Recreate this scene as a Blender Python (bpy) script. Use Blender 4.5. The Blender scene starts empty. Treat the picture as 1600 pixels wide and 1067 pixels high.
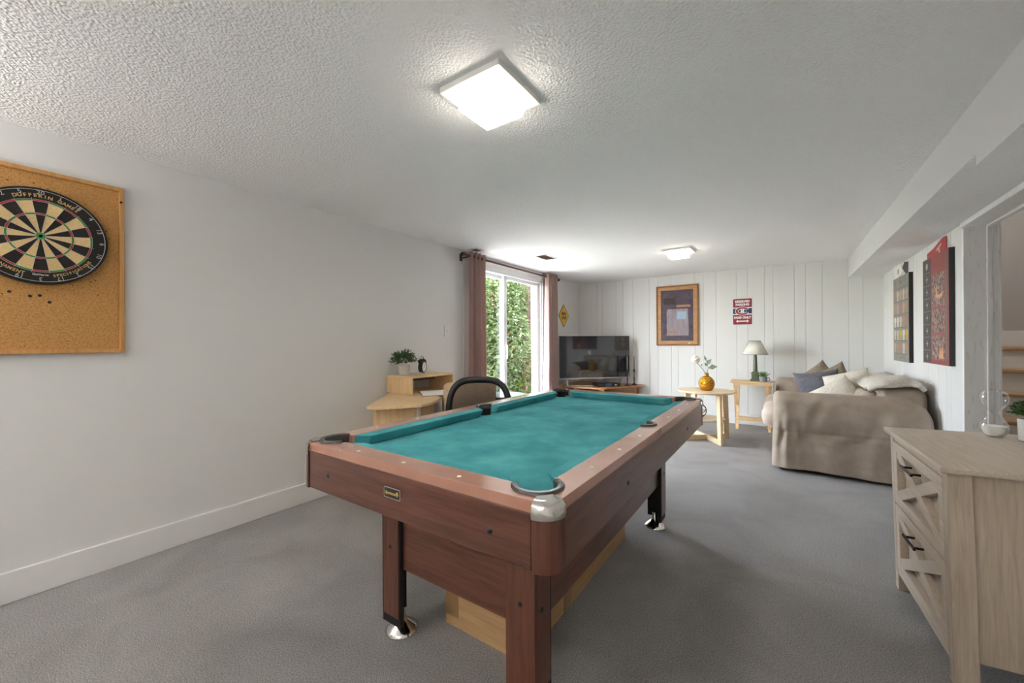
import bpy, bmesh, math, random
from mathutils import Vector, Matrix, Euler, noise
from mathutils.geometry import tessellate_polygon
PI = math.pi; sin = math.sin; cos = math.cos
random.seed(7)
SC = bpy.context.scene
COL = SC.collection

# ------------------------------------------------------------------ helpers
def lin(c):
    if isinstance(c, str):
        c = [int(c[i:i+2], 16)/255 for i in (0, 2, 4)]
    return tuple((v/12.92 if v <= .04045 else ((v+.055)/1.055)**2.4) for v in c) + (1,)

def mat(name, col, rough=.6, metal=0, spec=.5, **kw):
    m = bpy.data.materials.new(name); m.use_nodes = True
    b = m.node_tree.nodes['Principled BSDF']
    b.inputs['Base Color'].default_value = lin(col)
    b.inputs['Roughness'].default_value = rough
    b.inputs['Metallic'].default_value = metal
    b.inputs['Specular IOR Level'].default_value = spec
    for k, v in kw.items():
        b.inputs[k.replace('_', ' ')].default_value = v
    return m
def nd(m, t, **kw):
    n = m.node_tree.nodes.new(t)
    for k, v in kw.items(): setattr(n, k, v)
    return n
def lk(m, a, b): m.node_tree.links.new(a, b)
def bsdf(m): return m.node_tree.nodes['Principled BSDF']
def coords(m, scale=(1, 1, 1), rot=(0, 0, 0)):
    tc = nd(m, 'ShaderNodeTexCoord'); mp = nd(m, 'ShaderNodeMapping')
    mp.inputs['Scale'].default_value = scale; mp.inputs['Rotation'].default_value = rot
    lk(m, tc.outputs['Object'], mp.inputs['Vector']); return mp.outputs['Vector']
def noisef(m, vec, scale, detail=3, rough=.5, dist=0):
    n = nd(m, 'ShaderNodeTexNoise'); n.inputs['Scale'].default_value = scale
    n.inputs['Detail'].default_value = detail; n.inputs['Roughness'].default_value = rough
    n.inputs['Distortion'].default_value = dist
    lk(m, vec, n.inputs['Vector']); return n.outputs['Fac']
def ramp(m, fac, stops):
    r = nd(m, 'ShaderNodeValToRGB'); e = r.color_ramp.elements
    while len(e) < len(stops): e.new(.5)
    for el, (p, c) in zip(e, stops): el.position = p; el.color = lin(c)
    lk(m, fac, r.inputs['Fac']); return r.outputs['Color']
def bump(m, h, strength=.5, dist=.01):
    b = nd(m, 'ShaderNodeBump'); b.inputs['Strength'].default_value = strength; b.inputs['Distance'].default_value = dist
    lk(m, h, b.inputs['Height']); lk(m, b.outputs['Normal'], bsdf(m).inputs['Normal'])
def nmat(name, stops, scale, rough=.6, detail=3, stretch=(1, 1, 1), bs=0, bd=.002, bscale=None, dist=0, **kw):
    m = mat(name, stops[0][1], rough, **kw); v = coords(m, stretch)
    lk(m, ramp(m, noisef(m, v, scale, detail, .55, dist), stops), bsdf(m).inputs['Base Color'])
    if bs: bump(m, noisef(m, v, bscale or scale, 4, .6), bs, bd)
    return m
def wood(name, dark, mid, light, axis, rough=.4, scale=5, st=14, bs=.03, **kw):
    s = [st, st, st]; s[axis] = 1
    return nmat(name, [(.28, dark), (.5, mid), (.74, light)], scale, rough, 5, tuple(s), bs, .0006, dist=.6, **kw)

class MB:
    def __init__(s): s.bm = bmesh.new(); s.mi = 0
    def _add(s, verts, faces):
        vs = [s.bm.verts.new(v) for v in verts]
        for f in faces:
            try:
                fc = s.bm.faces.new([vs[i] for i in f]); fc.material_index = s.mi
            except ValueError: pass
        return vs
    def box(s, c, d, M=None):
        x, y, z = [v/2 for v in d]; c = Vector(c)
        vs = [Vector((i, j, k)) for i in (-x, x) for j in (-y, y) for k in (-z, z)]
        vs = [(M @ v if M else v)+c for v in vs]
        s._add(vs, [(0, 1, 3, 2), (4, 6, 7, 5), (0, 4, 5, 1), (2, 3, 7, 6), (0, 2, 6, 4), (1, 5, 7, 3)]); return s
    def bx(s, x0, x1, y0, y1, z0, z1):
        return s.box(((x0+x1)/2, (y0+y1)/2, (z0+z1)/2), (abs(x1-x0), abs(y1-y0), abs(z1-z0)))
    def hull(s, pts):      # 8 points, bottom ring then top ring
        s._add(pts, [(3, 2, 1, 0), (4, 5, 6, 7)]+[(i, (i+1) % 4, (i+1) % 4+4, i+4) for i in range(4)]); return s
    def beam(s, p0, p1, w, h, up=(0, 0, 1)):
        p0 = Vector(p0); p1 = Vector(p1); d = (p1-p0).normalized(); u = Vector(up)
        a = d.cross(u)
        if a.length < 1e-4: a = d.cross(Vector((1, 0, 0)))
        a.normalize(); b = a.cross(d).normalized()
        r = lambda p: [p-a*w/2-b*h/2, p+a*w/2-b*h/2, p+a*w/2+b*h/2, p-a*w/2+b*h/2]
        s.hull(r(p0)+r(p1)); return s
    def prism(s, loops, z0, z1, f=None):
        """loops: [outer, hole, ...] as 2-D lists; extruded from z0 to z1; f maps (u,v,w) to a point."""
        f = f or (lambda u, v, w: (u, v, w))
        flat = [p for l in loops for p in l]
        tri = tessellate_polygon([[Vector((p[0], p[1], 0)) for p in l] for l in loops])
        n = len(flat)
        vs = [f(p[0], p[1], z0) for p in flat]+[f(p[0], p[1], z1) for p in flat]
        fc = [tuple(t) for t in tri]+[tuple(i+n for i in reversed(t)) for t in tri]
        k = 0
        for l in loops:
            m = len(l)
            for i in range(m): fc.append((k+i, k+(i+1) % m, n+k+(i+1) % m, n+k+i))
            k += m
        s._add(vs, fc); return s
    def lathe(s, prof, c=(0, 0, 0), seg=24, M=None, cap=True):
        c = Vector(c); vs = []; n = len(prof)
        for i in range(seg):
            a = 2*PI*i/seg
            for r, z in prof:
                v = Vector((r*cos(a), r*sin(a), z)); vs.append((M @ v if M else v)+c)
        fc = []
        for i in range(seg):
            j = (i+1) % seg
            for k in range(n-1): fc.append((i*n+k, j*n+k, j*n+k+1, i*n+k+1))
        if cap:
            if prof[0][0] > 1e-6: fc.append(tuple(i*n for i in reversed(range(seg))))
            if prof[-1][0] > 1e-6: fc.append(tuple(i*n+n-1 for i in range(seg)))
        s._add(vs, fc); return s
    def cyl(s, p0, p1, r0, r1=None, seg=16):
        return s.tube([p0, p1], [r0, r0 if r1 is None else r1], seg)
    def tube(s, pts, r, seg=8, closed=False):
        pts = [Vector(p) for p in pts]; n = len(pts)
        rs = r if isinstance(r, (list, tuple)) else [r]*n
        vs = []; prev = None
        for i, p in enumerate(pts):
            if closed: d = pts[(i+1) % n]-pts[i-1]
            else: d = pts[min(i+1, n-1)]-pts[max(i-1, 0)]
            d.normalize()
            if prev is None: a = d.orthogonal().normalized()
            else:
                a = prev-d*prev.dot(d)
                a = a.normalized() if a.length > 1e-5 else d.orthogonal().normalized()
            prev = a; b = d.cross(a)
            for k in range(seg):
                t = 2*PI*k/seg; vs.append(p+(a*cos(t)+b*sin(t))*rs[i])
        fc = []
        for i in range(n if closed else n-1):
            j = (i+1) % n
            for k in range(seg):
                k2 = (k+1) % seg; fc.append((i*seg+k, i*seg+k2, j*seg+k2, j*seg+k))
        if not closed: fc += [tuple(reversed(range(seg))), tuple((n-1)*seg+k for k in range(seg))]
        s._add(vs, fc); return s
    def grid(s, f, nu, nv, closed_u=False):
        vs = [f(i/(nu if closed_u else nu-1), j/(nv-1)) for i in range(nu) for j in range(nv)]
        fc = []
        for i in range(nu if closed_u else nu-1):
            i2 = (i+1) % nu
            for j in range(nv-1): fc.append((i*nv+j, i2*nv+j, i2*nv+j+1, i*nv+j+1))
        s._add(vs, fc); return s
    def rbox(s, c, d, r, n=12, f=None):
        """rounded box from a subdivided cube, f(point, normal) -> point adds cloth wrinkles"""
        c = Vector(c); h = [v/2 for v in d]; key = {}
        def pt(q):
            k = tuple(round(v, 5) for v in q)
            if k in key: return key[k]
            inn = Vector([max(-(h[i]-r), min(h[i]-r, q[i]*h[i])) for i in range(3)])
            o = Vector([q[i]*h[i] for i in range(3)])-inn
            nn = o.normalized() if o.length > 1e-9 else Vector((0, 0, 1))
            p = inn+nn*min(r, max(o.length, 0) and r)+c
            if f: p = f(p, nn)
            key[k] = s.bm.verts.new(p); return key[k]
        g = [-1+2*i/n for i in range(n+1)]
        g = [math.copysign(abs(v)**.7, v) for v in g]
        for ax in range(3):
            a, b = [i for i in range(3) if i != ax]
            for sg in (-1, 1):
                for i in range(n):
                    for j in range(n):
                        q4 = []
                        for (ii, jj) in ((i, j), (i+1, j), (i+1, j+1), (i, j+1)):
                            q = [0, 0, 0]; q[ax] = sg; q[a] = g[ii]; q[b] = g[jj]; q4.append(pt(q))
                        try: fc = s.bm.faces.new(q4); fc.material_index = s.mi
                        except ValueError: pass
        return s
    def mesh(s, me, M):
        n0 = len(s.bm.verts); nf = len(s.bm.faces)
        s.bm.from_mesh(me); s.bm.verts.ensure_lookup_table(); s.bm.faces.ensure_lookup_table()
        for v in s.bm.verts[n0:]: v.co = M @ v.co
        for f in s.bm.faces[nf:]: f.material_index = s.mi
        return s
    def obj(s, name, m, parent=None, smooth=False, bev=0, sub=0, solid=0, seg=2):
        bm = s.bm
        bmesh.ops.recalc_face_normals(bm, faces=bm.faces[:])
        me = bpy.data.meshes.new(name); bm.to_mesh(me); bm.free()
        for mm in (m if isinstance(m, (list, tuple)) else [m]): me.materials.append(mm)
        o = bpy.data.objects.new(name, me); COL.objects.link(o)
        if parent is not None: o.parent = parent
        if smooth:
            for p in me.polygons: p.use_smooth = True
            if smooth != True: me.set_sharp_from_angle(angle=math.radians(smooth))
        if solid:
            d = o.modifiers.new('solid', 'SOLIDIFY'); d.thickness = solid; d.offset = 0
        if bev:
            d = o.modifiers.new('bevel', 'BEVEL'); d.width = bev; d.segments = seg; d.limit_method = 'ANGLE'; d.angle_limit = math.radians(40)
            d.harden_normals = False
        if sub:
            d = o.modifiers.new('sub', 'SUBSURF'); d.levels = sub; d.render_levels = sub
        return o

def thing(name, label, cat, loc=(0, 0, 0), rz=0, group=None):
    o = bpy.data.objects.new(name, None); COL.objects.link(o)
    o.location = loc; o.rotation_euler = (0, 0, rz); o.empty_display_size = .1
    o['label'] = label; o['category'] = cat
    if group: o['group'] = group
    return o
def tag(o, label, cat, group=None, loc=None, kind=None):
    o['label'] = label; o['category'] = cat
    if group: o['group'] = group
    if loc is not None: o.location = loc
    if kind: o['kind'] = kind
    return o
def struct(o): o['kind'] = 'structure'; return o
def dup(root, loc, rz=None, label=None):
    r = root.copy(); COL.objects.link(r); r.location = loc
    if rz is not None: r.rotation_euler = (0, 0, rz)
    if label: r['label'] = label
    for ch in list(root.children):
        c = ch.copy(); COL.objects.link(c); c.parent = r
        for g in list(ch.children):
            d = g.copy(); COL.objects.link(d); d.parent = c
    return r
def text_mesh(s, size, ext=.0008, bold=0, align='CENTER', sx=1):
    c = bpy.data.curves.new('lettering', 'FONT'); c.body = s; c.size = size; c.extrude = ext; c.offset = bold
    c.align_x = align; c.align_y = 'CENTER'; c.resolution_u = 3
    o = bpy.data.objects.new('lettering_temp', c); COL.objects.link(o)
    dg = bpy.context.evaluated_depsgraph_get(); dg.update()
    me = bpy.data.meshes.new_from_object(o.evaluated_get(dg))
    bpy.data.objects.remove(o); bpy.data.curves.remove(c)
    if sx != 1:
        for v in me.vertices: v.co.x *= sx
    return me
def frame_M(loc, right, up):
    r = Vector(right).normalized(); u = Vector(up).normalized(); n = r.cross(u)
    M = Matrix(((r.x, u.x, n.x, loc[0]), (r.y, u.y, n.y, loc[1]), (r.z, u.z, n.z, loc[2]), (0, 0, 0, 1)))
    return M
def N3(v, s, seed=0): return noise.noise(Vector(v)*s+Vector((seed*7.3, seed*3.1, seed*1.7)))
def circ(cx, cy, r, n, a0=0, a1=2*PI, end=False):
    m = n-1 if end else n
    return [(cx+r*cos(a0+(a1-a0)*i/m), cy+r*sin(a0+(a1-a0)*i/m)) for i in range(n)]
def rrect(x0, x1, y0, y1, r, n=6):
    p = []
    for cx, cy, a in ((x1-r, y1-r, 0), (x0+r, y1-r, PI/2), (x0+r, y0+r, PI), (x1-r, y0+r, 1.5*PI)):
        p += circ(cx, cy, r, n, a, a+PI/2, True)
    return p

# ------------------------------------------------------------------ camera
yaw, pit, rol = [math.radians(a) for a in (-34.505, -.067, -.304)]
fw = Vector((sin(yaw), cos(yaw), 0)); rt = Vector((cos(yaw), -sin(yaw), 0)); up = Vector((0, 0, 1))
fw, up = fw*cos(pit)-up*sin(pit), up*cos(pit)+fw*sin(pit)
rt, up = rt*cos(rol)+up*sin(rol), up*cos(rol)-rt*sin(rol)
cd = bpy.data.cameras.new('camera'); cam = bpy.data.objects.new('camera', cd); COL.objects.link(cam)
cam.matrix_world = Matrix(((rt.x, up.x, -fw.x, 0), (rt.y, up.y, -fw.y, 0), (rt.z, up.z, -fw.z, 1.18), (0, 0, 0, 1)))
cd.sensor_width = 36; cd.sensor_fit = 'HORIZONTAL'; cd.lens = 36*616.5/1600; cd.clip_start = .02
SC.camera = cam
SC.view_settings.view_transform = 'Standard'; SC.view_settings.look = 'None'
SC.view_settings.gamma = 1; SC.view_settings.use_curve_mapping = False
SC.view_settings.exposure = 1.25

# ------------------------------------------------------------------ materials
M = {}
def wallmat(name, c, groove=False):
    m = mat(name, c, .55, spec=.3); v = coords(m)
    bump(m, noisef(m, v, 9, 5, .65), .12, .01); return m
M['wall'] = wallmat('white wall paint', 'DFDEDC')
M['panel'] = wallmat('white painted panelling', 'E0DFDC')
M['trim'] = mat('white gloss trim', 'E3E2E0', .35)
M['oldtrim'] = nmat('worn white trim', [(.3, 'DEDCD8'), (.40, 'EFEEEC'), (.7, 'F2F1F0')], 18, .45, 4, (3, 3, .6))
m = mat('popcorn ceiling', 'F6F5F4', .9, spec=.1); v = coords(m)
vo = nd(m, 'ShaderNodeTexVoronoi', feature='SMOOTH_F1'); vo.inputs['Scale'].default_value = 105; vo.inputs['Smoothness'].default_value = .6; lk(m, v, vo.inputs['Vector'])
mx = nd(m, 'ShaderNodeMath', operation='MULTIPLY_ADD'); lk(m, noisef(m, v, 90, 4, .6), mx.inputs[0]); mx.inputs[1].default_value = 1.2
lk(m, vo.outputs['Distance'], mx.inputs[2]); bump(m, mx.outputs[0], .5, .009); M['ceil'] = m
m = mat('grey carpet', '7d7b79', .95, spec=.1); v = coords(m)
n1 = noisef(m, v, 210, 3, .75); n2 = noisef(m, v, 1.6, 4, .6, .8)
c1 = ramp(m, n1, [(.3, '807e7c'), (.5, 'b7b5b3'), (.7, 'E8E6E4')]); c2 = ramp(m, n2, [(.3, 'D9D7D5'), (.65, 'F2F1F0')])
mm = nd(m, 'ShaderNodeMix', data_type='RGBA', blend_type='MULTIPLY'); mm.inputs[0].default_value = 1
lk(m, c1, mm.inputs[6]); lk(m, c2, mm.inputs[7]); lk(m, mm.outputs[2], bsdf(m).inputs['Base Color'])
bump(m, noisef(m, v, 210, 4, .75), .8, .010); M['carpet'] = m
def tablewood(name, axis): return wood(name, '452619', '5F3728', '704534', axis, .3, 4, 16)
M['twx'] = tablewood('cherry laminate x', 0); M['twy'] = tablewood('cherry laminate y', 1); M['twz'] = tablewood('cherry laminate z', 2)
M['rail'] = nmat('cherry rail', [(.3, 'AD7A64'), (.7, 'BB8872')], 7, .22, 4)  # cherry lightened, the sheen of the rail top put into the colour
for k_, cw in (('rail', 1.0), ('twx', .25), ('twy', .35), ('twz', .25)): bsdf(M[k_]).inputs['Coat Weight'].default_value = cw; bsdf(M[k_]).inputs['Coat Roughness'].default_value = .22
M['raily'] = wood('cherry rail long', '96573B', 'A9684A', 'B97A5B', 1, .28, 4, 10)
M['felt'] = nmat('teal felt', [(.3, '408A91'), (.55, '509FA5'), (.75, '61AEB2')], 6, .95, 5, bs=.2, bd=.001, bscale=500, spec=.1)
M['felt2'] = mat('dark teal cushion felt', '0E6A6D', .9, spec=.1)
M['black'] = mat('black plastic', '141414', .4)
M['blackmat'] = mat('matt black', '101010', .8)
M['chrome'] = mat('chrome', 'E4E2DF', .12, 1)
M['chromeworn'] = nmat('worn chrome', [(.34, '6A5A48'), (.46, 'DAD6D0'), (.7, 'F2F0EE')], 26, .2, 4, metal=1)
M['ivory'] = mat('ivory inlay', 'E8DDC2', .4)
M['card'] = nmat('brown cardboard', [(.3, 'A5835A'), (.7, 'B9966B')], 5, .85, 4, (1, 1, 12))
M['tape'] = mat('packing tape', '8A6B45', .3)
M['greywood'] = wood('weathered oak y', 'B2A392', 'BEAF9E', 'C9BBAB', 1, .55, 5, 16, 0)
M['greywoodz'] = wood('weathered oak z', 'A59583', 'B4A491', 'C1B2A0', 2, .55, 5, 16, 0)
M['greywoodx'] = wood('weathered oak x', 'A69786', 'BFB0A0', 'CFC3B5', 0, .5, 5, 9, 0)
M['bronze'] = mat('dark bronze handle', '2A211B', .35, .8)
M['maple'] = wood('maple laminate', 'DDB885', 'E6C596', 'EDD2A8', 0, .4, 4, 12)
M['maplez'] = wood('maple laminate upright', 'DCB47F', 'E4C190', 'EBCDA2', 2, .4, 4, 12)
M['pine'] = wood('pale pine', 'CBA673', 'DCBB8D', 'E8CEA4', 0, .4, 4, 12)
M['pinez'] = wood('pale pine upright', 'CBA673', 'DCBB8D', 'E8CEA4', 2, .4, 4, 12)
M['birch'] = wood('birch veneer', 'CDB083', 'DAC19A', 'E3CEAB', 0, .4, 4, 10)
M['oak'] = wood('honey oak', '9A6A3E', 'B07E4C', 'C08F5C', 0, .4, 4, 12)
M['cork'] = nmat('cork', [(.3, '8E6636'), (.45, 'B4834A'), (.6, 'BE8D52'), (.8, 'CFA06A')], 160, .9, 4, bs=.3, bd=.002)
M['corkframe'] = wood('cork board frame', 'B17F45', 'C08D50', 'CB9A5E', 2, .5, 4, 12)
M['dblack'] = nmat('sisal black', [(.3, '161412'), (.7, '262320')], 150, .9); M['dcream'] = nmat('sisal cream', [(.3, 'CDAE7A'), (.7, 'DDC08D')], 150, .9)
M['dred'] = mat('sisal red', 'A83A34', .9); M['dgreen'] = mat('sisal green', '3C8A4A', .9)
M['wire'] = mat('steel wire', 'C8C8C8', .35, .7); M['gold_ink'] = mat('gold lettering', 'C9A262', .6)
M['curtain'] = nmat('taupe curtain', [(.3, 'B09690'), (.7, 'C2A8A0')], 60, .85, 3, (1, 1, .1), spec=.15)
b = bsdf(M['curtain']); b.inputs['Sheen Weight'].default_value = .3
m = M['curtain']; tr = nd(m, 'ShaderNodeBsdfTranslucent'); tr.inputs['Color'].default_value = lin('CDB2A8')
ms = nd(m, 'ShaderNodeMixShader'); ms.inputs[0].default_value = .35; out = m.node_tree.nodes['Material Output']
lk(m, b.outputs[0], ms.inputs[1]); lk(m, tr.outputs[0], ms.inputs[2]); lk(m, ms.outputs[0], out.inputs['Surface'])
M['brownmetal'] = mat('brown rod metal', '5A4038', .35, .6)
M['vinyl'] = mat('white vinyl frame', 'E6E7E8', .35)
def glassmat(name, tint='FFFFFF', rough=0, mixf=.14):
    m = bpy.data.materials.new(name); m.use_nodes = True; nt = m.node_tree; nt.nodes.remove(nt.nodes['Principled BSDF'])
    t = nd(m, 'ShaderNodeBsdfTransparent'); g = nd(m, 'ShaderNodeBsdfGlossy'); t.inputs[0].default_value = lin(tint)
    g.inputs['Roughness'].default_value = .02; lw = nd(m, 'ShaderNodeLayerWeight'); lw.inputs['Blend'].default_value = .25; fr = nd(m, 'ShaderNodeMath', operation='MULTIPLY'); lk(m, lw.outputs['Facing'], fr.inputs[0]); fr.inputs[1].default_value = mixf
    x = nd(m, 'ShaderNodeMixShader'); lk(m, fr.outputs[0], x.inputs[0]); lk(m, t.outputs[0], x.inputs[1]); lk(m, g.outputs[0], x.inputs[2])
    lk(m, x.outputs[0], nt.nodes['Material Output'].inputs['Surface']); return m
M['glass'] = glassmat('clear glass')
M['sofa'] = nmat('beige slipcover twill', [(.3, '9C8E80'), (.7, 'B0A294')], 7, .9, 4, bs=.25, bd=.001, bscale=240, spec=.1)
M['sofalight'] = nmat('pale slipcover', [(.3, 'C2B3A6'), (.7, 'CDBFB3')], 7, .9, 4, bs=.2, bd=.001, bscale=240, spec=.1)
M['taupe'] = nmat('taupe linen', [(.3, '857868'), (.7, '988B7B')], 40, .9, 4, spec=.1)
M['bluegrey'] = nmat('blue grey chenille', [(.3, '65656D'), (.7, '797881')], 30, .9, 4, bs=.3, bd=.002, bscale=120, spec=.1)
M['fluffy'] = nmat('cream bouclé', [(.3, 'D5CCBE'), (.7, 'E6DFD3')], 60, .95, 4, bs=1, bd=.012, bscale=90, spec=.05)
M['throw'] = nmat('cream sherpa throw', [(.3, 'CFC7BA'), (.7, 'E0D9CE')], 50, .95, 4, bs=1, bd=.012, bscale=80, spec=.05)
M['tweed'] = nmat('tan tweed', [(.3, 'B3977A'), (.5, 'CDB394'), (.7, 'DCC8AE')], 130, .95, 3, spec=.1)
M['mesh'] = nmat('charcoal mesh fabric', [(.3, '2B2927'), (.7, '47433F')], 60, .9, 3, spec=.1)
m = M['mesh']; tp = nd(m, 'ShaderNodeBsdfTransparent'); ms = nd(m, 'ShaderNodeMixShader'); ms.inputs[0].default_value = .62
lk(m, tp.outputs[0], ms.inputs[1]); lk(m, bsdf(m).outputs[0], ms.inputs[2]); lk(m, ms.outputs[0], m.node_tree.nodes['Material Output'].inputs['Surface'])
M['screen'] = mat('black glossy screen', '1C1D21', .05, spec=.95)
M['silver'] = mat('silver plastic', 'A8A9AD', .3, .6)
M['iron'] = mat('black iron', '2E2B2B', .5, .4)
M['candle'] = mat('grey taper candle', '6A6765', .5)
M['green_lamp'] = nmat('aged green metal', [(.35, '4F5741'), (.65, '626A51')], 20, .45, 4)
M['shade'] = mat('off white lamp shade', 'D9D4C7', .8)
M['goldhammer'] = mat('hammered gold', 'C08A2E', .22, 1)
m = M['goldhammer']; v = coords(m); vo = nd(m, 'ShaderNodeTexVoronoi'); vo.inputs['Scale'].default_value = 85; lk(m, v, vo.inputs['Vector']); bump(m, vo.outputs['Distance'], .7, .01)
M['rose'] = mat('white rose', 'EDE8DD', .8); M['stem'] = mat('dark green stem', '3A3A2A', .7)
M['leafa'] = nmat('grey green leaf', [(.3, '5E7256'), (.7, '7F9175')], 30, .6)
M['leafb'] = nmat('fresh green leaf', [(.3, '3E6A2C'), (.7, '6E9A48')], 30, .5)
M['leafc'] = nmat('dark boxwood leaf', [(.3, '2F4A24'), (.6, '4D6C36'), (.8, '7E9654')], 60, .5)
M['pot'] = nmat('pale concrete pot', [(.3, 'BDB5AB'), (.7, 'CFC8BF')], 20, .8)
M['potw'] = nmat('white stone pot', [(.3, 'CFCBC4'), (.7, 'DDDAD4')], 20, .7)
M['mug'] = mat('blue grey glazed mug', '8C8D95', .35)
M['sand'] = mat('white sand', 'E9E7E2', .95)
M['paper'] = mat('white paper', 'EDEBE6', .7); M['yellow'] = mat('yellow sign enamel', 'DDAF35', .45)
M['redsign'] = mat('dark red enamel', '8E2434', .4); M['navy'] = mat('navy blue', '1E2F5C', .4); M['white'] = mat('white ink', 'EDEAE6', .5)
M['frame'] = wood('gilt brown frame', '7A4E2C', '94633A', 'A9764A', 0, .4, 6, 8); M['framein'] = wood('gilt inner moulding', 'A8774A', 'B98A5A', 'C79C6C', 0, .4, 6, 8)
M['plate'] = mat('white switch plate', 'E4E2DE', .4)
M['vent'] = mat('brown vent', '8F7467', .5, .2)
def leafmat(name, a, b_):
    m = nmat(name, [(.3, a), (.7, b_)], 3, .6, 3, spec=.12); tr = nd(m, 'ShaderNodeBsdfTranslucent'); tr.inputs['Color'].default_value = lin(b_)
    ms = nd(m, 'ShaderNodeMixShader'); ms.inputs[0].default_value = .35
    lk(m, bsdf(m).outputs[0], ms.inputs[1]); lk(m, tr.outputs[0], ms.inputs[2]); lk(m, ms.outputs[0], m.node_tree.nodes['Material Output'].inputs['Surface']); return m
M['tree1'] = leafmat('mid green foliage', '1A2406', '39480E'); M['tree2'] = leafmat('deep green foliage', '0E1605', '20300B'); M['tree3'] = leafmat('silvery foliage', '26321A', '55633E')
M['bark'] = nmat('brown bark', [(.3, '4A3424'), (.7, '7A5A3E')], 20, .9, 4, (1, 1, .2))
M['ground'] = nmat('lawn', [(.3, '2C3F1A'), (.7, '4A5E2C')], 30, .95)
m = mat('red brick', '7A4A3A', .9); v = coords(m, (1, 1, 1), (PI/2, 0, PI/2)); br = nd(m, 'ShaderNodeTexBrick'); lk(m, v, br.inputs['Vector'])
br.inputs['Scale'].default_value = 4.5; br.inputs['Color1'].default_value = lin('4A2A20'); br.inputs['Color2'].default_value = lin('38211A'); br.inputs['Mortar'].default_value = lin('5A544E'); br.inputs['Mortar Size'].default_value = .02
lk(m, br.outputs['Color'], bsdf(m).inputs['Base Color']); M['brick'] = m
M['siding'] = mat('weathered grey siding', '55595A', .8)
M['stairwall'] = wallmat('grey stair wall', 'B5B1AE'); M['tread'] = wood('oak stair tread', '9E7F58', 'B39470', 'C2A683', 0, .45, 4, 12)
def emis(name, c, s):
    m = mat(name, c, .5); bsdf(m).inputs['Emission Color'].default_value = lin(c); bsdf(m).inputs['Emission Strength'].default_value = s; return m
M['diffuser'] = emis('lit frosted glass', 'FFF8EE', 26)
M['diffuser_side'] = emis('lit frosted glass side', 'FFF6EA', 7)
M['fixglass'] = emis('glowing frosted plate', 'FFF3E6', .2)

# ------------------------------------------------------------------ room
XL, XLF, XR, YF, YB, H = -2.93, -2.985, 1.0, 6.452, -3.2, 2.2
ST_L, ST_R, ST_Y0, ST_Y1 = 1.15, 2.15, 2.2, 7.2       # stair well beyond the doorway
fl = struct(MB().bx(XLF-.1, ST_R+.1, YB-.1, ST_Y1+.1, -.08, 0).obj('floor', M['carpet']))
struct(MB().bx(XLF-.12, XR+.15, YB-.1, YF+.1, H, H+.1).obj('ceiling', M['ceil']))
D0, D1, DT = 3.42, 5.06, 2.08                          # patio door opening
w = MB(); w.bx(XL-.14, XL, YB-.1, D0, 0, H); w.bx(XL-.14, XL, D0, D1, DT, H); w.bx(XLF-.14, XLF, D1, YF+.1, 0, H); w.bx(XLF-.12, XL, D1, D1+.02, 0, H)
struct(w.obj('wall_left', M['wall']))
# panelled far wall: planks with real V grooves
w = MB(); x = XLF; pat = [.135, .20, .10, .235, .12, .17, .26]; k = 0; prof = []
while x < XR:
    prof += [(x-.003, YF), (x, YF+.006), (x+.003, YF)]; x += pat[k % 7]; k += 1
prof = [(XLF-.1, YF)]+prof[3:]+[(XR+.1, YF), (XR+.1, YF+.1), (XLF-.1, YF+.1)]
w.prism([prof], 0, H); struct(w.obj('wall_back', M['panel']))
struct(MB().bx(XLF-.1, XR+.1, YB-.1, YB, 0, H).obj('wall_front', M['wall']))
O0, O1, OT = 2.95, 3.91, 1.93                          # doorway in the right wall
w = MB(); w.bx(XR, XR+.15, YB, O0, 0, H); w.bx(XR, XR+.15, O0, O1, OT+.03, H)
y = O1; k = 3; prof = [(XR, O1)]
while True:
    y += pat[k % 7]; k += 1
    if y > YF-.02: break
    prof += [(XR, y-.003), (XR+.006, y), (XR, y+.003)]
prof += [(XR, YF), (XR+.15, YF), (XR+.15, O1)]
w.prism([prof], 0, H); struct(w.obj('wall_right', M['panel']))
w = MB(); w.bx(.675, XR, 2.487, YF, 1.962, H); w.bx(.675, XR, YB, 2.487, 1.915, H); o = struct(w.obj('trim_1', [M['ceil'], M['wall']]))
for p in o.data.polygons:
    if abs(p.normal.x) > .7: p.material_index = 1
bb = MB(); bb.bx(XL, XL+.018, YB, D0-.12, 0, .143); bb.bx(XLF, XLF+.018, D1+.1, YF, 0, .143); struct(bb.obj('baseboard_left', M['trim'], bev=.004))
struct(MB().bx(XLF, XR, YF-.016, YF, 0, .143).obj('baseboard_back', M['trim'], bev=.004))
bb = MB(); bb.bx(XR-.016, XR, O1+.02, YF, 0, .143); struct(bb.obj('baseboard_right', M['trim'], bev=.004))
# doorway lining and casing
t = MB(); t.bx(XR-.012, XR+.15, O0, O1+.004, OT, OT+.036)
t.bx(XR-.004, XR+.153, O1-.018, O1+.004, 0, OT); t.bx(XR+.1, XR+.125, O1-.03, O1-.016, 0, OT); t.bx(XR+.1, XR+.125, O0, O1-.03, OT-.012, OT)
t.bx(XR+.15, XR+.165, O1-.02, O1+.06, 0, OT)
struct(t.obj('trim_2', M['oldtrim'], bev=.003))
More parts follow.
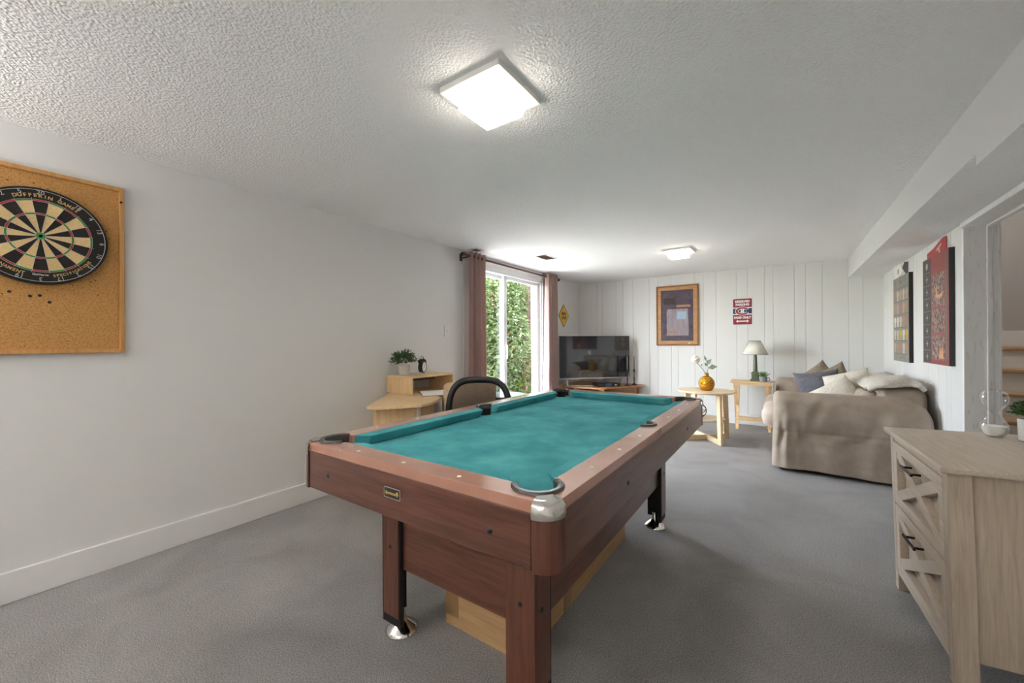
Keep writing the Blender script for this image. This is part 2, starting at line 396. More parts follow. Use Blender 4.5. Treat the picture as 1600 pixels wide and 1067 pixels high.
# stair well beyond
w = MB(); w.bx(ST_R, ST_R+.1, ST_Y0, ST_Y1, 0, 3.2); w.bx(ST_L, ST_R, ST_Y1, ST_Y1+.1, 0, 3.2); w.bx(ST_L, ST_R, ST_Y0-.1, ST_Y0, 0, 3.2)
w.bx(ST_L-.14, ST_L, YF, ST_Y1, 0, 3.2); w.bx(ST_L-.14, ST_L, ST_Y0-.1, YF+.1, H, 3.2); w.bx(ST_L-.14, ST_R+.1, ST_Y0-.1, ST_Y1+.1, 3.2, 3.3)
struct(w.obj('wall_stair', M['stairwall']))
st = thing('staircase', 'white risers and wooden treads climbing beyond the doorway on the right', 'stairs', (1.65, 4.15, 0))
for i in range(6):
    z = .185*(i+1); yy = .252*i; last = i == 5
    MB().bx(-.47, .47, yy, yy+.018, z-.185, z-.03).obj('riser', M['trim'], st)
    MB().bx(-.47, .47, yy-.025, yy+(.9 if last else .27), z-.03, z).obj('tread', M['tread'], st, bev=.008)
MB().bx(-.47, .47, 2.16, 2.18, 1.11, 1.27).obj('skirting', M['trim'], st)
MB().bx(-.48, .48, 2.18, 2.2, 0, 3.2).obj('landing_wall', M['stairwall'], st)

# ------------------------------------------------------------------ patio door
dr = struct(thing('door_1', 'white sliding patio door with two glass panels between taupe curtains', 'door', (XL, (D0+D1)/2, 0)))
f = MB(); h = (D1-D0)/2
f.bx(-.14, .0, -h, -h+.045, 0, DT); f.bx(-.14, 0, h-.03, h, 0, DT); f.bx(-.14, 0, -h, h, DT-.045, DT); f.bx(-.14, 0, -h, h, 0, .03)
f.obj('door_frame', M['vinyl'], dr, bev=.004)
c = MB(); c.bx(0, .016, -h-.125, -h+.01, 0, DT+.09); c.bx(0, .016, h-.01, h+.1, 0, DT+.09); c.bx(0, .016, -h, h, DT-.01, DT+.09)
c.obj('casing', M['trim'], dr, bev=.004)
for (y0, y1, xc) in ((-h+.045, -.02, -.10), (-.105, h-.03, -.055)):
    p = MB(); s_ = .066
    p.bx(xc-.018, xc+.018, y0, y0+s_, .03, DT-.045); p.bx(xc-.018, xc+.018, y1-s_, y1, .03, DT-.045)
    p.bx(xc-.018, xc+.018, y0+s_, y1-s_, DT-.09, DT-.045); p.bx(xc-.018, xc+.018, y0+s_, y1-s_, .03, .13)
    pp = p.obj('sliding_panel', M['vinyl'], dr, bev=.003)
    MB().bx(xc-.004, xc+.004, y0+s_, y1-s_, .13, DT-.09).obj('glass_pane', M['glass'], pp)
hd = MB(); hd.tube([(-.035, -.065, .95), (-.012, -.065, .97), (-.012, -.065, 1.13), (-.035, -.065, 1.15)], .008); hd.obj('handle', M['vinyl'], dr, True)

# curtains + rod
RX = XL+.1
rod = thing('curtain_rod', 'brown metal curtain rod above the sliding patio door', 'curtain rod', (RX, 4.27, 2.125))
MB().cyl((0, -1.03, 0), (0, 1.06, 0), .0125).obj('pole', M['brownmetal'], rod, True)
for s_ in (-1.06, 1.09):
    MB().lathe([(.0, -.035), (.022, -.03), (.026, 0), (.022, .03), (0, .035)], (0, s_, 0), 16, Matrix.Rotation(PI/2, 3, 'X')).obj('finial', M['brownmetal'], rod, 40)
for s_ in (-1.0, 1.05):
    b = MB(); b.bx(-.1, -.092, s_-.02, s_+.02, -.05, .03); b.bx(-.1, .0, s_-.008, s_+.008, -.026, -.012); b.obj('bracket', M['brownmetal'], rod)
def curtain(y0, y1, folds, label, seed, amp=.05):
    t = thing('curtain', label, 'curtain', (RX, (y0+y1)/2, .0), group='taupe grommet curtains')
    hw = (y1-y0)/2; zt = 2.175
    def f(u, v):
        z = .03+(zt-.03)*v; ph = u*folds*2*PI
        sp = 1+(1-v)*.12
        a = amp*(.75+.35*(1-v))*(1+.25*N3((u*6, 0, 0), 1, seed))
        x = a*sin(ph+.5*(1-v)*N3((u*3, v*2, 0), 1, seed))
        return (x+.006*N3((u*12, 0, z), 3, seed), -hw*sp+2*hw*sp*u+.012*cos(ph)*(1-v)-.02*(1-v), z)
    MB().grid(f, folds*18, 30).obj('cloth', M['curtain'], t, True, solid=.003)
    for i in range(folds*2):
        u = (i+.5)/(folds*2); yy = -hw+2*hw*u
        a = PI*.5+(.9 if i % 2 else -.9)
        Mx = Matrix.Rotation(a-PI/2, 3, 'Z') @ Matrix.Rotation(PI/2, 3, 'X')
        MB().tube([Mx @ Vector((.022*cos(k*PI/8), .022*sin(k*PI/8), 0))+Vector((0, yy, 2.125)) for k in range(16)], .004, 6, True).obj('grommet', M['brownmetal'], t, True)
    return t
curtain(3.30, 3.585, 4, 'taupe curtain bunched at the left side of the patio door', 1)
curtain(4.99, 5.325, 5, 'taupe curtain bunched beside the television at the right of the patio door', 2)

# ------------------------------------------------------------------ ceiling lights, vents, switches
def ceil_light(x, y, label):
    t = thing('ceiling_light', label, 'ceiling light', (x, y, H), group='square ceiling lights')
    f = MB(); a = .142; 
    f.prism([rrect(-a, a, -a, a, .004, 2), rrect(-.098, .098, -.098, .098, .004, 2)], -.02, -.014); f.obj('glass_plate', M['fixglass'], t)
    MB().prism([rrect(-.149, .149, -.149, .149, .004, 2), rrect(-a, a, -a, a, .004, 2)], -.022, 0).obj('rim', M['plate'], t)
    d = MB(); q = .1; r = .094
    d.hull([(-q, -q, -.014), (q, -q, -.014), (q, q, -.014), (-q, q, -.014), (-r, -r, -.08), (r, -r, -.08), (r, r, -.08), (-r, r, -.08)])
    d = d.obj('diffuser', [M['diffuser'], M['diffuser_side']], t)
    for p in d.data.polygons: p.material_index = 0 if p.normal.z < -.9 else 1
    MB().lathe([(0, 0), (.008, 0), (.008, -.006), (0, -.01)], (0, 0, -.08), 12).obj('finial', M['ivory'], t)
    return t
L1 = ceil_light(-.985, 1.29, 'large square frosted ceiling light above the pool table')
dup(L1, (-.965, 4.72, H), label='distant square ceiling light nearer the far wall')
def vent(x, y, lx, ly, label):
    t = thing('ceiling_vent', label, 'vent', (x, y, H), group='ceiling air vents')
    MB().prism([rrect(-lx/2, lx/2, -ly/2, ly/2, .005, 2), rrect(-lx/2+.02, lx/2-.02, -ly/2+.02, ly/2-.02, .003, 2)], -.006, 0).obj('frame', M['plate'], t)
    s_ = MB(); n = 7
    for i in range(n):
        xx = -lx/2+.025+(lx-.05)*i/(n-1); s_.box((xx, 0, -.004), (.008, ly-.04, .002), Matrix.Rotation(.5, 3, 'Y'))
    s_.obj('louvres', M['vent'], t); MB().bx(-lx/2+.02, lx/2-.02, -ly/2+.02, ly/2-.02, -.001, 0).obj('duct', M['vent'], t)
vent(-2.355, 4.15, .17, .30, 'brown slotted ceiling vent in front of the patio door')
vent(-2.79, 3.37, .13, .14, 'small ceiling vent above the left curtain')
def switch(loc, s_, label):
    t = thing('light_switch', label, 'light switch', loc, group='white wall switches')
    MB().prism([rrect(-.037, .037, -.058, .058, .006, 4)], 0, .007, lambda u, v, w: (s_*w, u, v)).obj('plate', M['plate'], t, bev=.002)
    MB().bx(s_*.006, s_*.016, -.006, .006, -.008, .014).obj('toggle', M['plate'], t, bev=.002)
    for z in (-.035, .035): MB().lathe([(0, 0), (.003, 0), (.003, .001), (0, .0015)], (s_*.007, 0, z), 8, Matrix.Rotation(s_*PI/2, 3, 'Y')).obj('screw', M['silver'], t)
switch((XL, 3.045, 1.297), 1, 'white light switch on the left wall beside the curtain')
switch((XR, 4.10, 1.31), -1, 'white light switch between the red poster and the doorway')

# ------------------------------------------------------------------ dartboard
cb = thing('cork_board', 'large framed cork board hung on the left wall behind the dartboard', 'cork board', (XL, .275, 1.573))
MB().bx(0, .014, -.285, .285, -.43, .43).obj('cork_sheet', M['cork'], cb)
f = MB(); f.prism([[(-.292, -.4375), (.292, -.4375), (.292, .4375), (-.292, .4375)], [(-.272, -.4175), (-.272, .4175), (.272, .4175), (.272, -.4175)]], 0, .03, lambda u, v, w: (w, u, v))
f.obj('frame', M['corkframe'], cb, bev=.003)
for (u, v) in ((.278, .36),): MB().lathe([(0, 0), (.006, 0), (.006, .001), (0, .002)], (.03, u, v), 10, Matrix.Rotation(PI/2, 3, 'Y')).obj('screw', M['bronze'], cb)
h_ = MB()
for i in range(70):
    a = random.uniform(0, 2*PI); r = .232+abs(random.gauss(0, .05)); u, v = r*cos(a), .118+r*sin(a)
    if abs(u) < .26 and abs(v) < .4: q = random.uniform(.0012, .0035); h_.lathe([(0, .0012), (q, .0006)], (.0142, u, v), 6, Matrix.Rotation(PI/2, 3, 'Y'), cap=False)
for (u, v) in ((-.03, -.165), (.0, -.16), (-.09, -.15), (.03, -.19)): h_.lathe([(0, .002), (.007, .001), (.004, .0005)], (.0142, u, v), 7, Matrix.Rotation(PI/2, 3, 'Y'), cap=False)
h_.obj('dart_holes', M['dblack'], cb)['kind'] = 'stuff'
db = thing('dartboard', 'round dartboard with red and green rings on the cork board', 'dartboard', (XL+.014, .275, 1.691))
TF = lambda u, v, w: (w, u, v)
MB().prism([circ(0, 0, .2255, 64)], 0, .034, TF).obj('board', M['dblack'], db, bev=.004)
g = MB(); bands = [(.016, .099, 0), (.099, .107, 1), (.107, .162, 0), (.162, .170, 1)]
for sct in range(20):
    a0 = PI/2-(sct-.5)*PI/10; a1 = PI/2-(sct+.5)*PI/10
    for r0, r1, ring in bands:
        ev = sct % 2 == 0; g.mi = (2 if ev else 3) if ring else (0 if ev else 1)
        n = 4; inn = [(r0*cos(a0+(a1-a0)*i/n), r0*sin(a0+(a1-a0)*i/n)) for i in range(n+1)]; ou = [(r1*cos(a0+(a1-a0)*i/n), r1*sin(a0+(a1-a0)*i/n)) for i in range(n+1)]
        for i in range(n): g._add([(.0348, *inn[i]), (.0348, *inn[i+1]), (.0348, *ou[i+1]), (.0348, *ou[i])], [(0, 1, 2, 3)])
for r0, r1, mi in ((.0065, .016, 3), (0, .0065, 2)):
    g.mi = mi; c0 = circ(0, 0, r1, 20); g._add([(.0348, *p) for p in c0], [tuple(range(20))])
g.obj('scoring_face', [M['dblack'], M['dcream'], M['dred'], M['dgreen']], db)
w_ = MB()
for r in (.016, .099, .107, .162, .170): w_.tube([(.0355, *p) for p in circ(0, 0, r, 60)], .0006, 4, True)
for sct in range(20):
    a = PI/2-(sct+.5)*PI/10; w_.tube([(.0355, .016*cos(a), .016*sin(a)), (.0355, .176*cos(a), .176*sin(a))], .0006, 4)
w_.obj('wire_spider', M['wire'], db)
w_ = MB(); w_.tube([(.036, *p) for p in circ(0, 0, .2145, 72)], .0013, 5, True)
for sct, nm in enumerate([20, 1, 18, 4, 13, 6, 10, 15, 2, 17, 3, 19, 7, 16, 8, 11, 14, 9, 12, 5]):
    a = PI/2-sct*PI/10; R_ = .2025
    bot = sin(a) < -.3
    upv = Vector((0, cos(a), sin(a))); rv = Vector((0, sin(a), -cos(a)))
    w_.mesh(text_mesh(str(nm), .026, .0006), frame_M((.036, R_*cos(a), R_*sin(a)), rv, upv))
w_.obj('number_ring', M['wire'], db)
g = MB()
def arc_text(s, amid, R_, size, top=True, sp=.62):
    n = len(s); st_ = size*sp/R_
    for i, ch in enumerate(s):
        if ch == ' ': continue
        k = (i-(n-1)/2)*st_
        a = amid-k if top else amid+k
        o_ = Vector((0, cos(a), sin(a))); t_ = Vector((0, sin(a), -cos(a)))
        g.mesh(text_mesh(ch, size, .0005, .0006), frame_M((.0355, R_*cos(a), R_*sin(a)), t_ if top else -t_, o_ if top else -o_))
arc_text('DUFFERIN GAMES', PI/2-.12, .187, .021, True, .74)
arc_text('TOURNAMENT', -PI/2-.62, .187, .0185, False, .74); arc_text('SPECIFICATIONS', -PI/2+.62, .187, .0165, False, .68)
g.obj('lettering', M['gold_ink'], db)
g = MB()
arc_text('Dufferin', -PI/2, .183, .012, False, .5); g.obj('script_mark', M['wire'], db)

# ------------------------------------------------------------------ signs on the walls
ms_ = thing('wall_sign', 'yellow diamond sign reading MAN CAVE beside the right curtain', 'sign', (XLF+.002, 5.845, 1.606))
q = .19; MB().prism([[(-q, 0), (0, -q), (q, 0), (0, q)]], 0, .004, TF).obj('border', M['black'], ms_)
q = .178; MB().prism([[(-q, 0), (0, -q), (q, 0), (0, q)]], .004, .005, TF).obj('face', M['yellow'], ms_)
g = MB(); g.mesh(text_mesh('MAN', .07, .0005, .002), frame_M((.0056, 0, .034), (0, 1, 0), (0, 0, 1))); g.obj('lettering', M['black'], ms_); g = MB(); g.mesh(text_mesh('CAVE', .07, .0005, .002), frame_M((.0056, 0, -.034), (0, 1, 0), (0, 0, 1)))
g.obj('lettering', M['black'], ms_)
# painting: plain stand-in of the same size and colours
pt = thing('framed_painting', 'brown framed abstract painting of mauve grey blocks on dark plum', 'painting', (-1.345, YF, 1.575))
PF = lambda u, v, w: (u, -w, v)
def ringf(a, b, c_, d): return [[(-a, -b), (a, -b), (a, b), (-a, b)], [(-c_, -d), (-c_, d), (c_, d), (c_, -d)]]
MB().prism(ringf(.306, .463, .283, .44), 0, .03, PF).obj('outer_frame', M['frame'], pt, bev=.006)
MB().prism(ringf(.283, .44, .232, .389), 0, .02, PF).obj('inner_moulding', M['framein'], pt, bev=.004)
MB().bx(-.235, .235, -.01, -.002, -.392, .392).obj('canvas', nmat('dark plum paint', [(.3, '40343F'), (.6, '554857'), (.8, '62556A')], 9, .6, 5, dist=1), pt)
def blob(name, pts, m, y): MB().prism([pts], y, y+.0012, PF).obj(name, m, pt)
mv = nmat('mauve grey paint', [(.3, '847A80'), (.6, '9C9096'), (.8, 'A89DA0')], 25, .6, 4, (1, 1, .15))
blob('painted_table', [(-.232, -.389), (.232, -.389), (.232, -.335), (-.232, -.335)], nmat('dark slate paint', [(.3, '3E3A45'), (.7, '524C58')], 20, .6), .0100)
wob = lambda u0, u1, v0, v1, k: [(u0+.006*sin(9*i+k), v0+(v1-v0)*i/6) for i in range(7)]+[(u1+.006*sin(7*i+k), v1-(v1-v0)*i/6) for i in range(7)]
for nm_, q_, m_, y_ in (('painted_field', (-.15, .16, -.31, .10), mv, .0110), ('painted_band', (-.19, -.02, .17, .27), mat('umber paint', '3A2A24', .6), .0110), ('painted_band', (-.01, .19, .125, .16), mat('tan paint', 'AE8266', .6), .0110), ('painted_band', (.0, .13, -.06, .06), mat('pale blue paint', '9FB6CB', .6), .0122), ('painted_band', (-.13, -.01, -.28, -.235), mat('clay paint', 'A8785E', .6), .0122)):
    g = MB(); g.prism([list(reversed(wob(*q_, y_*999)))], y_, y_+.0012, PF); g.obj(nm_, m_, pt)
MB().lathe([(0, 0), (.012, 0), (.012, .002), (0, .003)], (.175, -.021, -.427), 12, Matrix.Rotation(PI/2, 3, 'X')).obj('plaque', M['ivory'], pt)
# parking sign
ps = thing('wall_sign', 'red metal sign reading RESERVED PARKING FANS ONLY on the far wall', 'sign', (-.474, YF-.002, 1.592))
MB().prism([rrect(-.12, .12, -.186, .186, .014, 4)], 0, .003, PF).obj('border', M['white'], ps)
MB().prism([rrect(-.116, .116, -.182, .182, .012, 4)], .003, .0038, PF).obj('face', M['redsign'], ps)
g = MB(); g.bx(-.116, .116, -.0045, -.0038, -.044, .06); g.obj('white_band', M['white'], ps)
g = MB(); g.bx(-.116, .116, -.005, -.0045, -.03, .046); g.obj('blue_band', M['navy'], ps)
def ell(a, b, n, a0, a1): return [(a*cos(a0+(a1-a0)*i/(n-1)), .008+b*sin(a0+(a1-a0)*i/(n-1))) for i in range(n)]
def Cshape(a, b, a2, b2, g0, g1): return ell(a, b, 28, g0, 2*PI-g0)+list(reversed(ell(a2, b2, 28, g1, 2*PI-g1)))
MB().prism([Cshape(.09, .062, .05, .026, .5, .3)], .005, .0056, PF).obj('logo_letter', M['white'], ps)
MB().prism([Cshape(.083, .055, .057, .033, .55, .38)], .0056, .0062, PF).obj('logo_letter', M['redsign'], ps)
g = MB()
for s_ in (-1, 1): g.bx(s_*.012-.009, s_*.012+.009, -.0062, -.0056, -.018, .034)
g.bx(-.02, .02, -.0062, -.0056, 0, .016); g.obj('logo_letter', M['white'], ps)
for s, z, sz in (('RESERVED', .142, .043), ('PARKING', .098, .043), ('FANS ONLY', -.085, .042)):
    g = MB(); g.mesh(text_mesh(s, sz, .0004, .0022, sx=.92), frame_M((0, -.0045, z), (1, 0, 0), (0, 0, 1))); g.obj('lettering', M['white'], ps)
g = MB(); g.prism([[(-.08, -.135), (-.055, -.113), (-.055, -.127), (.055, -.127), (.055, -.113), (.08, -.135), (.055, -.157), (.055, -.143), (-.055, -.143), (-.055, -.157)]], .0038, .0046, PF)
g.obj('arrow', M['white'], ps)

# posters on the right wall (u runs towards -y when facing the wall)
WF = lambda u, v, w: (-w, -u, v)
def flat(mb, u0, u1, v0, v1, w): mb.prism([[(u0, v0), (u1, v0), (u1, v1), (u0, v1)]], w-.0005, w, WF)
pa = thing('poster', 'grey block-mounted poster with five rows of small jerseys, nearest the corner', 'poster', (XR, 5.455, 1.39))
MB().bx(-.03, 0, -.31, .31, -.425, .425).obj('board', M['black'], pa)
g = MB(); flat(g, -.309, .309, -.424, .424, .0306); g.obj('print', nmat('grey print', [(.3, '7F7A74'), (.7, '8F8A84')], 10, .5), pa)
cols = ['C9BEB0', 'B9A08A', 'C7B45A', 'A97F72', 'D8D2C8', 'B08C6A', 'C9A94A', '9A6F66']
pal = [mat('jersey ink '+c_, c_, .6) for c_ in cols]
g = MB(); k = 0
for r in range(5):
    for c_ in range(5):
        u = -.235+.1175*c_; v = .235-.132*r; g.mi = random.choice([0, 1, 3, 5, 4] if r not in (3,) else [0, 4, 2, 6, 6])
        g.prism([[(u-.045, v-.005), (u-.045, v+.04), (u-.02, v+.052), (u+.02, v+.052), (u+.045, v+.04), (u+.045, v-.005), (u+.03, v), (u+.03, v-.05), (u-.03, v-.05), (u-.03, v)]], .0306, .0311, WF)
g.obj('jersey_pictures', pal, pa)
g = MB()
for r in range(6): flat(g, -.29, .29, .31-.132*r-.002, .31-.132*r+.002, .031)
g.obj('rules', mat('dark grey ink', '5A5652', .6), pa)
g = MB(); g.prism([circ(0, .365, .02, 12)], .0306, .0312, WF); g.obj('emblem', mat('dark grey emblem ink', '6A625C', .6), pa); g = MB(); g.prism([circ(0, -.39, .014, 12)], .0306, .0312, WF); g.obj('emblem', mat('grey ink', '6A625C', .6), pa)
pb = thing('poster', 'dark red block-mounted poster with photo panels, next to the doorway', 'poster', (XR, 4.375, 1.413))
MB().bx(-.03, 0, -.315, .315, -.422, .422).obj('board', M['black'], pb)
g = MB(); flat(g, -.314, .314, -.421, .421, .0306); g.obj('print', nmat('brick red print', [(.3, '8A3E3C'), (.7, '9C4A46')], 8, .5), pb)
g = MB(); flat(g, -.30, -.10, -.41, .415, .0311); g.obj('side_column', mat('charcoal ink', '4C4847', .6), pb)
g = MB()
for r in range(8):
    v = .36-.104*r
    if r == 0: g.prism([circ(-.2, v, .028, 12)], .0311, .0316, WF)
    else: flat(g, -.225, -.175, v-.004, v+.004, .0316); flat(g, -.205, -.195, v-.025, v+.025, .0316)
    if r: flat(g, -.295, -.105, v+.05, v+.052, .0316)
g.obj('emblems', mat('pale grey ink', 'B9B4AE', .6), pb)
ph = nmat('crowd photo print', [(.35, '2E2A30'), (.45, '6A4A48'), (.52, '8E6A5A'), (.58, 'B7A59A'), (.65, '4A4A58')], 40, .5, 4)
for v0, v1 in ((.02, .27), (-.18, .0), (-.385, -.2)):
    g = MB(); flat(g, -.07, .225, v0, v1, .0311); g.obj('photo_panel', ph, pb)
g = MB()
g.prism([[(.02, .1), (.08, .08), (.17, .09), (.19, .13), (.16, .115), (.08, .105), (.05, .13), (.06, .19), (.03, .16)]], .0311, .0316, WF)
g.obj('figure', mat('orange ink', 'D9A77E', .6), pb); g = MB(); g.prism([[(.09, -.375), (.13, -.28), (.145, -.33), (.17, -.27), (.2, -.375)]], .0311, .0316, WF); 
g.obj('figure', mat('cream orange ink', 'D9A77E', .6), pb)
g = MB(); flat(g, .24, .29, -.41, .41, .0311); g.obj('border_strip', mat('brown grey ink', '7B6A62', .6), pb)
# papers tucked above the posters
pc = thing('paper_card', 'white card leaning above the grey poster in the corner', 'card', (XR-.004, 5.63, 1.86))
g = MB(); g.prism([[(-.16, -.07), (.14, .01), (.02, .125), (-.28, .10)]], .001, .003, WF); g.obj('card', M['paper'], pc)
g = MB(); g.prism([circ(-.05, .03, .03, 10)], .003, .0036, WF); g.obj('print', mat('tan ink', 'B79A82', .6), pc)
pd = MB(); pd.prism([[(0, .0), (.22, -.12), (.22, .03), (.09, .05)]], .004, .006, WF); tag(pd.obj('paper_flag', mat('dark grey cloth', '4A4A4C', .8)), 'dark grey triangle of cloth pinned between the white card and the soffit', 'flag', loc=(XR-.0, 5.52, 1.905))
pe = thing('paper_print', 'red paper print tucked behind the top of the dark red poster', 'print', (XR-.002, 4.42, 1.86))
g = MB(); g.prism([[(-.26, -.05), (-.27, .035), (-.1, .05), (.12, .092), (.21, .085), (.215, -.05)]], .001, .003, WF); g.obj('sheet', nmat('red print', [(.3, '9A3038'), (.7, 'B8434A')], 14, .5, 4), pe)
g = MB(); g.prism([[(-.03, .03), (.09, .06), (.1, .045), (.05, .03), (.07, -.03), (.05, -.03), (.02, .022), (-.03, .015)]], .003, .0036, WF); g.obj('figure', mat('peach ink', 'DDB294', .6), pe)

# ------------------------------------------------------------------ pool table
PX, PY = -.993, 1.838; hx, hy = .556, 1.04
pool = thing('pool_table', 'cherry wood pool table with teal felt in the middle of the room', 'pool table', (PX, PY, 0))
ix, iy = .468, .952; nx, ny = .418, .902; TZ = .80; BZ = .752
def pocket_contour(ix, iy, cr, cc, sr, sc):
    """counter-clockwise inner outline with round bites at the six pockets"""
    q = []
    da = cc  # offset of corner circle centre inwards
    def corner(sx, sy):
        cx, cy = sx*(ix-da), sy*(iy-da)
        base = math.atan2(sy, sx); e = math.asin(min(1, da/cr)); half = PI*.75-(PI/4-(PI/2-math.acos(min(1, da/cr))))
        half = PI*.75-math.asin(da/cr)+0
        half = PI/4+math.acos(da/cr)
        return circ(cx, cy, cr, 18, base-half, base+half, True)
    def side(sx):
        base = 0 if sx > 0 else PI; half = math.acos(max(-1, min(1, -sc/sr)))
        half = math.acos(-sc/sr) if sc < sr else PI/2
        return circ(sx*(ix+sc), 0, sr, 14, base-half, base+half, True)
    q += corner(1, -1)+side(1)+corner(1, 1)+corner(-1, 1)+side(-1)+corner(-1, -1)
    return q
CR, SR = .066, .052
rl = MB(); inner = pocket_contour(ix, iy, CR, .012, SR, -.004)
rl.prism([rrect(-hx+.006, hx-.006, -hy+.006, hy-.006, .05, 8), list(reversed(inner))], TZ-.045, TZ)
rail = rl.obj('rail_top', M['rail'], pool, False, bev=.014, seg=5)
# apron panels, corner posts and chrome caps
ap = MB(); ap.bx(-hx+.062, hx-.062, -hy+.002, -hy+.03, .632, TZ-.03); ap.obj('apron', M['twx'], pool, bev=.002)
ap = MB(); ap.bx(-hx+.062, hx-.062, hy-.03, hy-.002, .632, TZ-.03); ap.obj('apron', M['twx'], pool, bev=.002)
for s_ in (-1, 1):
    ap = MB(); ap.bx(s_*(hx-.03), s_*(hx-.002), -hy+.062, hy-.062, .632, TZ-.03); ap.obj('apron', M['twy'], pool, bev=.002)
for sx in (-1, 1):
    for sy in (-1, 1):
        a0 = {(1, 1): 0, (-1, 1): PI/2, (-1, -1): PI, (1, -1): 1.5*PI}[(sx, sy)]
        cx, cy = sx*(hx-.058), sy*(hy-.058)
        pts = [(cx, cy)]+circ(cx, cy, .059, 10, a0, a0+PI/2, True)
        MB().prism([pts], .63, TZ-.034).obj('corner_post', M['twz'], pool, 40)
        cap = MB(); rings = [(.061, TZ-.042), (.0625, TZ-.03), (.061, TZ-.012), (.052, TZ+.0005), (.046, TZ+.003)]
        n = 10
        vs = []
        for r, z in rings: vs += [(cx+r*cos(a0+PI/2*i/n), cy+r*sin(a0+PI/2*i/n), z) for i in range(n+1)]
        vs += [(cx-sx*.006, cy+sy*.012, TZ+.003), (cx+sx*.012, cy-sy*.006, TZ+.003)]
        fc = [(k*(n+1)+i, k*(n+1)+i+1, (k+1)*(n+1)+i+1, (k+1)*(n+1)+i) for k in range(4) for i in range(n)]
        b4 = 4*(n+1)
        o1, o2 = len(vs)-2, len(vs)-1
        first, last = (o2, o1) if sx*sy > 0 else (o1, o2)
        fc.append(tuple([b4+i for i in range(n+1)]+[last, first]))
        cap._add(vs, fc); cap.obj('corner_cap', M['chromeworn'], pool, 35)
# bed and cushions
bed = MB(); bed.prism([list(pocket_contour(ix, iy, .055, .02, .045, -.0))], BZ-.02, BZ)
bo = [( -ix, -iy+.09), (-ix+.09, -iy), (ix-.09, -iy), (ix, -iy+.09)]
bed = MB()
pk = []
for (sx, sy) in ((1, -1), (1, 0), (1, 1), (-1, 1), (-1, 0), (-1, -1)):
    if sy == 0: cx, cy, r, base, half = sx*(ix+.012), 0, .048, (PI if sx > 0 else 0), 1.25
    else: cx, cy, r = sx*(ix-.012), sy*(iy-.012), .058; base = math.atan2(-sy, -sx); half = PI/2+.55
    pk += list(reversed(circ(cx, cy, r, 14, base-half, base+half, True)))
bed.prism([pk], BZ-.02, BZ); bed.obj('bed', M['felt'], pool)
MB().bx(-hx+.03, hx-.03, -hy+.03, hy-.03, .64, .655).obj('cabinet_bottom', M['blackmat'], pool)
def cush(p0, p1, nrm, c0, c1):
    p0 = Vector((*p0, 0)); p1 = Vector((*p1, 0)); d = (p1-p0).normalized(); nrm = Vector((*nrm, 0)); w = ix-nx
    a0, a1 = p0+d*c0+nrm*w, p1-d*c1+nrm*w; Z = lambda v, z: (v.x, v.y, z)
    top = [Z(p0, TZ-.001), Z(p1, TZ-.001), Z(a1, TZ-.006), Z(a0, TZ-.006)]
    lo = [Z(p0, BZ), Z(p1, BZ), Z(a1-nrm*.022-d*.0, BZ), Z(a0-nrm*.022, BZ)]
    MB().hull(lo+top).obj('cushion', [M['felt']], pool, bev=.004)
g1, g2 = .088, .056
for sx in (-1, 1):
    cush((sx*ix, -iy+g1), (sx*ix, -g2), (-sx, 0), .045, .022); cush((sx*ix, g2), (sx*ix, iy-g1), (-sx, 0), .022, .045)
for sy in (-1, 1): cush((-ix+g1, sy*iy), (ix-g1, sy*iy), (0, -sy), .045, .045)
# pockets
def pocket(cx, cy, r, base, half, side=False):
    n = 20; cup = MB()
    cup.lathe([(.002, TZ-.12), (r*.8, TZ-.115), (r*.9, BZ-.012)], (cx, cy, 0), 20, cap=False)
    hw = half if side else half*.98
    cup.grid(lambda u, v: (cx+(r+.0005)*cos(base-hw+2*hw*u), cy+(r+.0005)*sin(base-hw+2*hw*u), BZ-.02+(TZ-.003-BZ+.02)*v), 20, 2); p = cup.obj('pocket', M['blackmat'], pool, True)
    rg = MB(); arc = [base-half+2*half*i/n for i in range(n+1)]
    prof = [(-.012, -.02), (-.012, .004), (-.008, .007), (.004, .007), (.008, .002), (.008, -.004)]
    vs = []; m = len(prof)
    for a in arc:
        for dr_, dz in prof: vs.append((cx+(r+dr_)*cos(a), cy+(r+dr_)*sin(a), TZ+dz))
    fc = [(i*m+k, i*m+(k+1) % m, (i+1)*m+(k+1) % m, (i+1)*m+k) for i in range(n) for k in range(m)]+[tuple(range(m)), tuple(n*m+k for k in range(m))]
    rg._add(vs, fc); rg.obj('pocket_rim', mat('highlit black plastic', '4A4644', .25), p, 40)  # black rim lightened, its top highlight put into the colour
for sx in (-1, 1):
    for sy in (-1, 1): pocket(sx*(ix-.012), sy*(iy-.012), CR-.002, math.atan2(sy, sx), PI*.62)
    pocket(sx*(ix-.004), 0, SR-.002, 0 if sx > 0 else PI, PI*.5, True)
for sy in (-1, 1):
    for k in (-1, 0, 1): MB().lathe([(0, .0016), (.0065, .001), (.0065, 0)], (k*.235, sy*(hy-.037), TZ), 12).obj('sight_inlay', M['ivory'], pool)
for sx in (-1, 1):
    for k in (-3, -2, -1, 1, 2, 3): MB().lathe([(0, .0016), (.0065, .001), (.0065, 0)], (sx*(hx-.04), (k-.0)*.24+(.0), TZ), 12).obj('sight_inlay', M['ivory'], pool)
for sx in (-.37, .37):
    for sy in (-1, 1): MB().lathe([(0, .006), (.005, .005), (.009, .001), (.009, 0)], (sx, sy*(hy-.003), .697), 12, Matrix.Rotation(-sy*PI/2, 3, 'X')).obj('bolt', M['black'], pool, 40)
for sx in (-1, 1):
    for yy in (-.505, .505): MB().lathe([(0, .006), (.005, .005), (.009, .001), (.009, 0)], (sx*(hx-.003), yy, .697), 12, Matrix.Rotation(sx*PI/2, 3, 'Y')).obj('bolt', M['black'], pool, 40)
